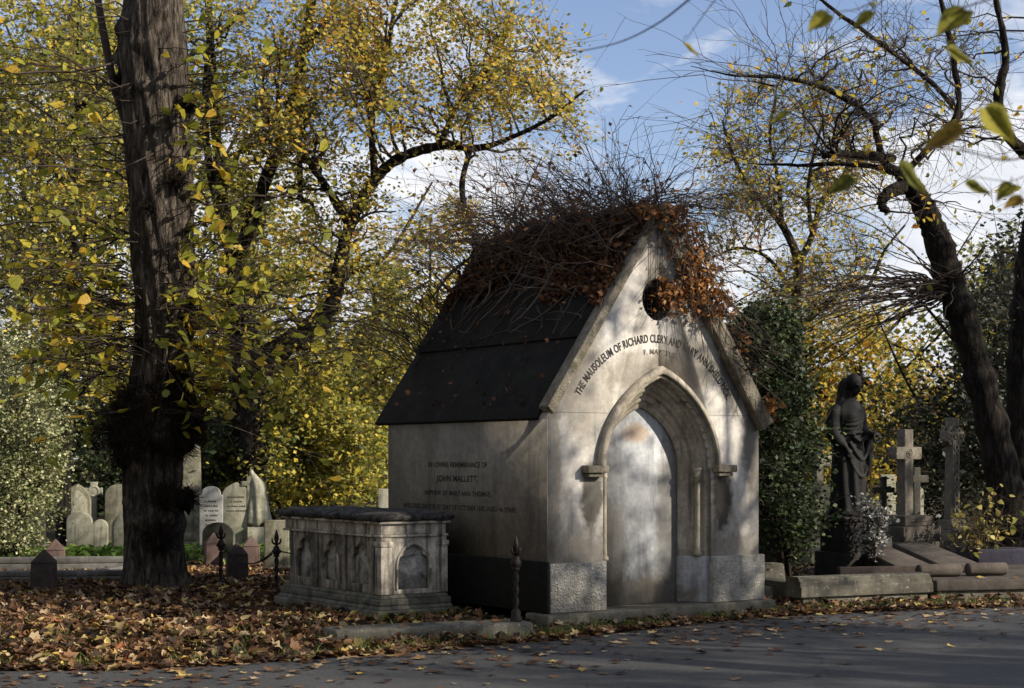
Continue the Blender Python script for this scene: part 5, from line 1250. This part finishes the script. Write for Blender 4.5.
# right background
simple_tree('woodland_tree', 'bright yellow autumn tree behind the statue', 870, 36, [(840,370,80,60,1),(800,330,60,50,0.8),(900,400,60,50,1),(860,450,80,50,1),(780,400,60,70,0.9),(900,320,40,30,0.5)], 120, 13000, 0.12, M['leaf_gold'], 61, 12, -10, rad=0.75, dj=1.6, hh=0.4)
simple_tree('woodland_tree', 'dull green tree far behind the celtic cross', 950, 47, [(860,440,120,60,1),(960,420,100,90,1),(1010,330,70,80,0.9),(760,440,80,60,1)], 110, 12000, 0.19, M['leaf_green'], 62, 12, 10, rad=1.1, dj=2, hh=0.35)
simple_tree('yew_tree', 'dark brooding yew behind the leaning bare trunk at the right', 985, 29, [(970,420,60,80,1),(1010,370,50,100,1),(950,470,50,50,0.9),(1015,290,40,50,0.5),(930,440,25,50,0.6)], 130, 17000, 0.10, M['leaf_yew'], 63, 14, 10, rad=0.6, dj=1.0, hh=0.45)
simple_tree('woodland_tree', 'muted olive tree behind the yew at the right edge', 1040, 40, [(1010,270,60,60,1),(1040,350,60,100,1),(980,290,40,40,0.3)], 60, 4200, 0.13, M['leaf_green'], 64, 14, -10, rad=0.9, dj=1.5, hh=0.5)
# sparse background tree with vase shaped limbs
d6 = 33
limbs = [L3([(797,600,13),(797,470,12),(797,380,11),(797,300,10),(798,262,9),(782,225,7),(752,190,5),(735,160,4),(722,120,2)], d6),
         L3([(797,268,8),(812,235,6),(822,200,5,0.5),(845,172,4,0.8),(850,120,2,1)], d6), L3([(782,225,5),(778,180,4,-.5),(770,140,3,-.8),(775,100,2,-1)], d6), L3([(812,235,5),(808,190,4,-.6),(815,150,3,-1),(830,100,2,-1)], d6),
         L3([(797,300,6),(770,260,4,0.6),(740,248,3,0.8),(712,258,2,1)], d6), L3([(797,330,8),(830,300,6,-.5),(850,285,5,-.6),(862,292,5,-.5),(872,280,4),(885,250,3),(905,225,2)], d6)]
cl = region([(790,150,90,80,1),(850,210,70,60,0.8),(740,230,60,50,0.8),(820,290,60,40,0.8),(730,150,40,40,0.4)], d6, 1.5, 130, 71, 0.75)
tree('sparse_tree', 'half bare tree with forked limbs and scattered yellow leaves behind the mausoleum', 'tree', (gx(797,d6), d6, 0), limbs, cl, M['leaf_gold'], M['limb'], 6500, 0.09, seed=71, twig_r=0.007, twigs_per=10, leaf_jit=0.1, branch_r=0.02)
# leaning bare tree right
d5 = 21.5
limbs = [L3([(1018,590,52),(1012,540,44),(1004,480,38),(992,420,33),(978,365,30),(962,310,29),(948,265,28),(935,228,26),(920,200,22),(908,182,18),(902,172,13)], d5),
         L3([(908,186,16),(893,190,13,-.2),(884,197,11,-.3),(884,204,9,-.3),(890,207,7,-.3)], d5), L3([(903,175,12),(885,165,9),(878,140,7),(872,120,6,-.2),(850,100,6,-.3),(820,85,5,-.4),(780,78,4,-.6),(735,75,2.4,-.8),(690,66,0.6,-1)], d5),
         L3([(893,158,9),(870,155,9,-.3),(845,153,8,-.5),(822,153,7,-.6)], d5), L3([(886,168,6),(850,164,5,.3),(800,163,3.5,.5),(750,160,1,.7)], d5),
         L3([(1018,480,34,.8),(1022,400,32,.8),(1026,320,30,.8),(1034,250,28,.8),(1050,150,24,.8),(1060,0,20,1)], d5),
         L3([(1050,170,18,.8),(1030,155,14,.5),(1005,130,11,0),(1000,95,10,-.2),(1008,60,8,-.3),(1002,20,6,-.4),(990,-40,5,-.5)], d5),
         L3([(905,172,7),(955,118,6,-.2),(955,60,6,-.2),(945,10,5,-.3),(930,-40,4,-.4)], d5-.5), L3([(962,115,5),(930,80,5,.2),(890,50,4,.3),(850,20,4,.4),(800,-20,3,.5)], d5-.5)]
cl = region([(900,70,110,70,1),(980,120,60,90,0.8),(820,100,80,40,0.7),(760,110,70,50,0.4),(960,220,60,50,0.5),(980,300,50,50,0.4)], d5, 1.2, 80, 72, 0.75)
bare = tree('bare_tree', 'leaning dark bare trunk with knobbly limbs and whippy shoots at the right', 'tree', (gx(1018,d5), d5, 0), limbs, cl, M['leaf_gold'], M['dark_bark'], 620, 0.075, HEART, seed=72, twig_r=0.0055, twigs_per=6, branch_r=0.018, jag=0.015)
r5 = np.random.default_rng(73); ws = MB(); base5 = np.array([gx(1018,d5), d5, 0])
N = 80
st = np.tile(wp(952, 290, d5)-base5, (N, 1))+r5.normal(size=(N, 3))*0.06
d = np.stack([-1.0+0.25*r5.normal(size=N), -0.1+0.45*r5.normal(size=N), 0.02+0.24*r5.normal(size=N)], 1)
Pw = arcs(st, d, 1.6+1.5*r5.random(N), 12, 0.20, 0.07, r5); ws.tubes(Pw, np.linspace(0.011, 0.003, 12)[None]*(0.6+0.6*r5.random((N, 1))), 4)
N = 85; src = np.array([wp(885,195,d5-.3), wp(824,153,d5-.6), wp(870,110,d5-.2), wp(948,118,d5-.2), wp(1000,110,d5), wp(780,78,d5-.6)])-base5
st = src[r5.integers(0, 6, N)]+r5.normal(size=(N, 3))*0.07
d = np.stack([-0.35+0.9*r5.normal(size=N), 0.5*r5.normal(size=N), 0.5+0.6*r5.normal(size=N)], 1)
Pv = arcs(st, d, 1.0+1.5*r5.random(N), 11, 0.05, 0.08, r5); ws.tubes(Pv, np.linspace(0.008, 0.0025, 11)[None]*(0.6+0.6*r5.random((N, 1))), 4)
S5 = subtwigs(np.concatenate([Pv]), 3, (0.2, 0.4), 5, 0.8, r5); ws.tubes(S5, np.tile(np.linspace(0.0035, 0.0018, 5), (len(S5), 1)), 3)
ws.build('whippy_shoots', M['twig'], bare)
lf = MB(); C = np.vstack([Pv[:, 6:].reshape(-1, 3), S5[:, -1]]); C = C[r5.random(len(C)) < 0.10]
leaves(lf, C, 0.085, HEART, None, r5, 0.35, 0.4); lf.build('sparse_leaves', M['leaf_lime'], bare)

# --- near tree outside the frame on the right whose branch tips hang into view
fb = np.array([4.3, 4.6, 0.0])
limbs = [[(4.3,4.6,-0.1,0.20),(4.3,4.6,1.5,0.17),(4.2,4.7,3.0,0.15),(4.3,4.9,4.6,0.12),(4.5,5.2,6.5,0.07)], [(4.25,4.65,2.6,0.06),(3.2,4.6,3.3,0.035),(2.2,4.5,3.3,0.02),(1.5,4.4,3.05,0.010),(1.0,4.3,2.95,0.005)], [(4.3,4.9,4.4,0.07),(3.6,6.2,4.9,0.05),(2.6,7.4,5.0,0.03),(1.4,8.2,4.7,0.014),(0.5,8.6,4.45,0.008)]]
nt_ = tree('near_lime_tree', 'broad lime leaf branch tips hanging close to the viewer at the upper right', 'tree', fb, limbs, None, None, M['dark_bark'], 0, 0)
lf = MB(); tg = MB()
near = [(965,10,4.3,0.085),(948,50,4.4,0.06),(985,108,4.2,0.095),(962,128,4.2,0.095),(900,165,4.1,0.085),(852,178,4.3,0.06),(966,183,4.4,0.06),(1012,184,4.3,0.05),(1022,198,4.3,0.045),(872,12,4.6,0.06),(828,14,4.5,0.06),(788,112,5.0,0.055),(684,44,5.2,0.05)]
rn = np.random.default_rng(9)
boughs = []
for pth_ in ([(1300,20,4.5),(1150,90,4.4),(1060,140,4.3),(1010,160,4.25),(960,150,4.2),(900,150,4.15),(850,172,4.3)], [(1200,-120,4.6),(1060,-40,4.4),(1000,-5,4.3),(960,10,4.3),(945,35,4.35)], [(1200,-120,4.6),(1000,-60,4.6),(900,-15,4.6),(860,8,4.6),(828,12,4.55)], [(1060,140,4.3),(1035,170,4.3),(1010,182,4.3)], [(1010,160,4.25),(985,130,4.2),(965,105,4.2)], [(900,-15,4.6),(840,40,4.9),(790,100,5.0)]):
    q = spline([wp(*a) for a in pth_], 26); boughs.append(q); tg.tubes(q-fb, np.linspace(0.0045 if len(pth_) > 3 else 0.0022, 0.0012, 26), 5)
tg.tubes(spline([np.array([2.6,4.55,3.32])-fb, wp(1300,20,4.5)-fb], 5), np.linspace(0.02, 0.0045, 5), 6); tg.tubes(spline([np.array([2.2,4.5,3.3])-fb, wp(1200,-120,4.6)-fb], 5), np.linspace(0.015, 0.0045, 5), 6)
br_nodes = np.vstack(boughs)
for px, py, dd, s_ in near:
    c = wp(px, py, dd)
    s_ = s_*1.25; k = np.argmin(np.linalg.norm(br_nodes-c, axis=1)); a = br_nodes[k]
    if px < 780: a = c+np.array([0.01,0,0.03])
    mid = (a+c)/2+np.array([0.0, 0, 0.01]); pth = spline([a-fb, mid-fb, c-fb+np.array([0, 0, 0.02]), c-fb], 10)
    tg.tubes(pth, np.linspace(0.0012, 0.0009, 10), 4)
    m1 = MB(); 
    T_, Fc_ = HEART; yaw = rn.uniform(-0.7, 0.7)+(PI if rn.random() < 0.75 else 0); tl = rn.uniform(0.4, 1.1)
    X = unit(np.array([math.cos(yaw), 0.35*math.sin(yaw), -tl])); nn = unit(np.cross(X, [0.1, rn.uniform(-1, 1), 1.0])); nn = unit(np.array([rn.uniform(-.6,.6), -0.55, rn.uniform(0.5,1.3)])); Y = unit(np.cross(nn, X)); nn = np.cross(X, Y)
    # a finer leaf: outline of a lime leaf with a folded midrib
    ol = [(0,0),(-0.06,0.14),(0.02,0.34),(0.2,0.44),(0.42,0.43),(0.62,0.33),(0.82,0.17),(1.08,0.0)]
    V = [(x, 0, -0.05*math.sin(x*3)) for x in (0, .14, .3, .48, .66, .84)]+[(x, y_, 0.12*y_+0.04*math.sin(x*9)) for x, y_ in ol]+[(x, -y_, 0.12*y_+0.04*math.sin(x*8+1)) for x, y_ in ol[1:-1]]
    Fq = []
    r_i = [0, 1, 2, 3, 4, 5]; lo_ = [6,7,8,9,10,11,12,13]; ro = [6,14,15,16,17,18,19,13]
    for side in (lo_, ro):
        ps = [(side[1],side[2],r_i[1],r_i[0]),(side[2],side[3],r_i[2],r_i[1]),(side[3],side[4],r_i[3],r_i[2]),(side[4],side[5],r_i[4],r_i[3]),(side[5],side[6],r_i[5],r_i[4])]
        Fq += [list(q) for q in ps]+[[side[6], 13, r_i[5]]]
    V = np.array(V)
    lf.add(c-fb+s_*(V[:, 0:1]*X+V[:, 1:2]*Y+V[:, 2:3]*nn), Fq)
for (a, b) in (((590,52,5.2),(690,2,5.0)), ((535,58,5.2),(600,50,5.2))):
    pass
tg.tubes(spline([wp(530,58,5.6)-fb, wp(575,52,5.6)-fb, wp(620,42,5.4)-fb, wp(660,22,5.2)-fb, wp(700,-8,5.0)-fb, wp(760,-40,4.8)-fb], 24), np.linspace(0.0012, 0.004, 24), 5)
tg.tubes(spline([wp(760,-40,4.8)-fb, (2.2-fb[0], 4.5-fb[1], 3.3)], 6), np.linspace(0.004, 0.008, 6), 5)
tg.tubes(spline([wp(686,40,5.2)-fb, wp(700,20,5.1)-fb, wp(720,-5,5.0)-fb, wp(760,-40,4.8)-fb], 12), np.linspace(0.001, 0.003, 12), 4)
tg.build('branches', M['twig'], nt_); lf.build('foliage', M['leaf_near'], nt_, smooth=True)

# --- trees outside the frame towards the sun, which throw the dappled shade
def shade_tree(x, y, cz, rx, ry, rz, n, nl, seed, label, by=0.0):
    r = random.Random(seed)
    limbs = [[(x,y+by,-0.1,0.25),(x,y+by,1.8,0.2),(x+0.1,y+by*0.9,3.8,0.16),(x,y+0.2,cz,0.10),(x,y,cz+rz*0.8,0.04)]]
    for k in range(7):
        a = k*0.9+r.random(); limbs.append([(x+0.05,y,cz-rz*0.7,0.08),(x+rx*0.35*math.cos(a),y+ry*0.35*math.sin(a),cz-rz*0.3,0.06),(x+rx*0.7*math.cos(a),y+ry*0.7*math.sin(a),cz+rz*r.uniform(-0.2,0.4),0.03)])
    cl = clumpsphere(x, y, cz, rx, ry, rz, n, 0.55, seed)
    return tree('unseen_tree', label, 'tree', (x, y+by, 0), limbs, cl, M['leaf_olive'], M['dark_bark'], nl, 0.11, seed=seed, group='trees beyond the right edge of the view', branch_r=0.03)
shade_tree(8.6, 13.0, 8.6, 2.4, 2.8, 0.8, 60, 6000, 81, 'high crowned roadside tree beyond the right edge, nearest the mausoleum', -3.4)
shade_tree(13.5, 12.6, 7.4, 2.6, 3.6, 2.2, 60, 4000, 84, 'thin crowned roadside tree beyond the right edge, second in the row', -2.5)
shade_tree(17.0, 8.0, 7.2, 3.6, 3.8, 3.0, 90, 12000, 82, 'roadside tree beyond the right edge, nearest the viewer')
shade_tree(14.5, 19.0, 7.2, 3.0, 3.0, 2.6, 60, 4500, 83, 'roadside tree beyond the right edge, behind the ledger stones')
def sky_block_tree(x, y, cz, rr, rz, n, nl, seed, label):  # unseen trees, added with big leaves to hold back ambient sky light
    r = random.Random(seed); limbs = [[(x,y,-0.1,0.3),(x,y,cz*0.5,0.22),(x,y,cz,0.12),(x,y,cz+rz*0.8,0.04)]]
    tree('unseen_tree', label, 'tree', (x, y, 0), limbs, clumpsphere(x, y, cz, rr, rr, rz, n, 0.8, seed), M['leaf_olive'], M['dark_bark'], nl, 0.30, seed=seed, group='unseen trees added left and behind to block sky light', leaf_jit=0.25, twigs_per=5)
sky_block_tree(-13.0, 13.5, 5.0, 4.6, 4.6, 90, 9000, 85, 'unseen tree added to block sky light, left of the old trunk')
sky_block_tree(-9.4, 9.0, 5.0, 3.8, 4.2, 80, 13000, 89, 'unseen tree added to block sky light, between the viewer and the old trunk')
sky_block_tree(-9.0, 3.0, 6.0, 4.5, 4.5, 90, 9000, 86, 'unseen tree added to block sky light, left of the viewer')
sky_block_tree(-4.0, -7.0, 7.0, 5.0, 4.5, 90, 9000, 87, 'unseen tree added to block sky light, behind the viewer on the left')
sky_block_tree(5.5, -9.0, 7.5, 5.0, 4.5, 90, 9000, 88, 'unseen tree added to block sky light, behind the viewer on the right')

# ------------------------------------------------------------------ far wood closing the horizon
r8 = np.random.default_rng(91); N = 26000
xx = r8.uniform(-45, 45, N); yy = 58+r8.normal(size=N)*2.0
topz = 4.2+1.6*np.sin(xx*0.23+1)+0.9*np.sin(xx*0.71)+0.5*np.sin(xx*1.9)
z_ = r8.random(N)*topz
lf = MB(); leaves(lf, np.stack([xx, yy, z_], 1), 0.36, RHOMB, None, r8, 0.5)
tag(lf.build('far_wood', M['leaf_green']), 'distant mass of autumn wood closing the view behind the graves', 'wood', kind='stuff')

# ------------------------------------------------------------------ leaf litter, grass, ground plants
def inside_box(x, y, c, rot, x0, x1, y0, y1):
    dx, dy = x-c[0], y-c[1]; cr_, sr_ = math.cos(rot), math.sin(rot)
    u = dx*cr_+dy*sr_; v = -dx*sr_+dy*cr_
    return (u > x0) & (u < x1) & (v > y0) & (v < y1)
def blocked(x, y):
    return inside_box(x, y, C0, ROT, -0.1, WID+0.12, -0.12, LEN) | inside_box(x, y, TB, ROT, -0.1, TW+0.1, -0.1, TL+0.1) | inside_box(x, y, (-1.5, 13.55), kd, 0, 1.84, 0, 0.42) | (((x-BX)**2+(y-BD)**2) < 0.16) | inside_box(x, y, (4.78,17.95), R(14), 0, 4.6, 0, 2.4) | inside_box(x, y, (3.10,17.15), R(24), 0, 1.76, 0, 0.3)
r9 = np.random.default_rng(95)
lm = MB(); 
OVAL = (np.array([(0,0,0),(0.25,0.24,0.10),(0.62,0.24,0.12),(1.0,0,0.05),(0.62,-0.24,0.12),(0.25,-0.24,0.10),(0.3,0,-0.02),(0.65,0,-0.02)]), np.array([(0,6,1),(6,2,1),(6,7,2),(7,3,2),(0,5,6),(5,4,6),(6,4,7),(7,4,3)]))
def scatter(n, x0, x1, y0, y1, dens=lambda x, y: 1.0, size=0.10, zl=0.03, fl=0.35):
    x = r9.uniform(x0, x1, n); y = r9.uniform(y0, y1, n); keep = (r9.random(n) < dens(x, y)) & ~blocked(x, y)
    x, y = x[keep], y[keep]; C = np.stack([x, y, gz(x, y)+0.008+zl*r9.random(len(x))], 1)
    h = int(len(x)*0.38)
    leaves(lm, C[:h], size, MAPLE, fl, r9, 0.45, curl=1.8); leaves(lm, C[h:], size*0.85, OVAL, fl*1.2, r9, 0.5, curl=1.6); return len(x)
off = lambda x, y: y-edge_y(x)
patch = lambda x, y: np.clip(0.75+0.5*np.sin(x*1.9+y*1.1)*np.cos(y*2.3-x*0.7), 0, 1)
scatter(40000, -8.5, -0.3, 12.0, 22.5, lambda x, y: (off(x, y) > 0.03)*np.clip(0.35+off(x, y)*0.9, 0, 1)*patch(x, y), 0.092, 0.06, 0.60)
scatter(9000, -9, 9.5, 20, 30, lambda x, y: (off(x, y) > 0.1)*0.7*patch(x, y), 0.11, 0.03, 0.4)
scatter(4200, -0.6, 4.5, 13.6, 19.5, lambda x, y: (off(x, y) > 0.0)*0.8, 0.085, 0.03, 0.4)
scatter(6000, 2.5, 10, 16, 23, lambda x, y: (off(x, y) > 0.0)*0.8, 0.09, 0.04, 0.4)
# drift along the road edge
n = 3000; x = r9.uniform(-7, 9, n); y = edge_y(x)+np.abs(r9.normal(size=n))*0.10-0.03; k = ~blocked(x, y); x, y = x[k], y[k]
leaves(lm, np.stack([x, y, gz(x, y)+0.012+0.02*r9.random(len(x))], 1), 0.088, MAPLE, 0.35, r9, 0.45, curl=1.4)
# on the road
n = 1300; x = r9.uniform(-6, 8, n); y = edge_y(x)-np.abs(r9.normal(size=n))*1.3-0.02
leaves(lm, np.stack([x, y, np.full(n, 0.014)], 1), 0.085, MAPLE, 0.10, r9, 0.5, curl=1.0)
# on top of kerb slab, ledgers
n = 26; x = r9.random(n)*1.7; y = r9.random(n)*0.36; cr_, sr_ = math.cos(kd), math.sin(kd)
leaves(lm, np.stack([-1.5+x*cr_-y*sr_, 13.55+x*sr_+y*cr_, np.full(n, 0.15)], 1), 0.07, MAPLE, 0.15, r9, 0.4)
n = 14; x = r9.random(n)*4; y = r9.random(n)*0.7; cr_, sr_ = math.cos(R(14)), math.sin(R(14))
leaves(lm, np.stack([4.78+x*cr_-y*sr_, 17.95+x*sr_+y*cr_, np.full(n, 0.24)], 1), 0.08, MAPLE, 0.15, r9, 0.4)
tag(lm.build('leaf_litter', M['leaf_litter']), 'thick carpet of brown and yellow fallen leaves over earth and road edge', 'fallen leaves', kind='stuff')

def grass_tufts(n_t, sampler, blades=14, h=0.11):
    P_ = sampler(n_t); mbx = MB(); N_ = n_t*blades
    b = np.repeat(P_, blades, 0)+np.hstack([r9.normal(size=(N_, 2))*0.03, np.zeros((N_, 1))])
    hh = h*(0.4+0.9*r9.random(N_)); ln = r9.normal(size=(N_, 2))*0.45
    wdir = unit(r9.normal(size=(N_, 2)))*0.0035
    top = b+np.stack([ln[:, 0]*hh, ln[:, 1]*hh, hh], 1); midp = (b+top)/2+np.stack([-ln[:, 0]*hh*0.15, -ln[:, 1]*hh*0.15, hh*0.1], 1)
    w3 = np.hstack([wdir, np.zeros((N_, 1))])
    V = np.stack([b-w3, b+w3, midp+w3*0.8, midp-w3*0.8, top], 1).reshape(-1, 3)
    i0 = (np.arange(N_)*5)[:, None]
    mbx.add(V, i0+np.array([[0,1,2,3]])); mbx.n -= 0
    mbx.ch.append((np.zeros((0,3)), (i0+np.array([[3,2,4]])), None))
    return mbx
def samp(n):
    out = []
    while len(out) < n:
        q = r9.random()
        if q < 0.45: x = r9.uniform(-6, 8); y = float(edge_y(x))+abs(r9.normal())*0.18+0.03
        elif q < 0.65: x = r9.uniform(2.8, 8); y = r9.uniform(16.3, 19)
        elif q < 0.8: a = r9.random()*TL; b = -0.14; pt = TB+W*a*0+U*r9.uniform(-0.2, 0.9)+W*(-0.13); x, y = pt[0], pt[1]
        else: x = r9.uniform(-6.5, -0.5); y = r9.uniform(12.6, 15.5)
        if blocked(np.array(x), np.array(y)) or y < edge_y(x)+0.02: continue
        out.append((x, y, ngz(x, y)-0.005))
    return np.array(out)
tag(grass_tufts(330, samp, 12, 0.10).build('grass', M['grass']), 'short grass tufts poking through the fallen leaves', 'grass', kind='stuff')
gp = MB(); n = 2600
x = np.concatenate([r9.normal(-7.25, 0.55, n//2), r9.normal(-4.3, 0.5, n//4), r9.normal(-6.0, 0.6, n//4)]); y = np.concatenate([r9.normal(24.4, 0.5, n//2), r9.normal(25.2, 0.5, n//4), r9.normal(24.8, 0.5, n//4)])
leaves(gp, np.stack([x, y, 0.04+0.16*r9.random(len(x))], 1), 0.13, HEART, 0.7, r9, 0.4)
tag(gp.build('ground_cover', M['leafy_green']), 'bright green leafy ground plants before the headstones', 'ground cover', kind='stuff')
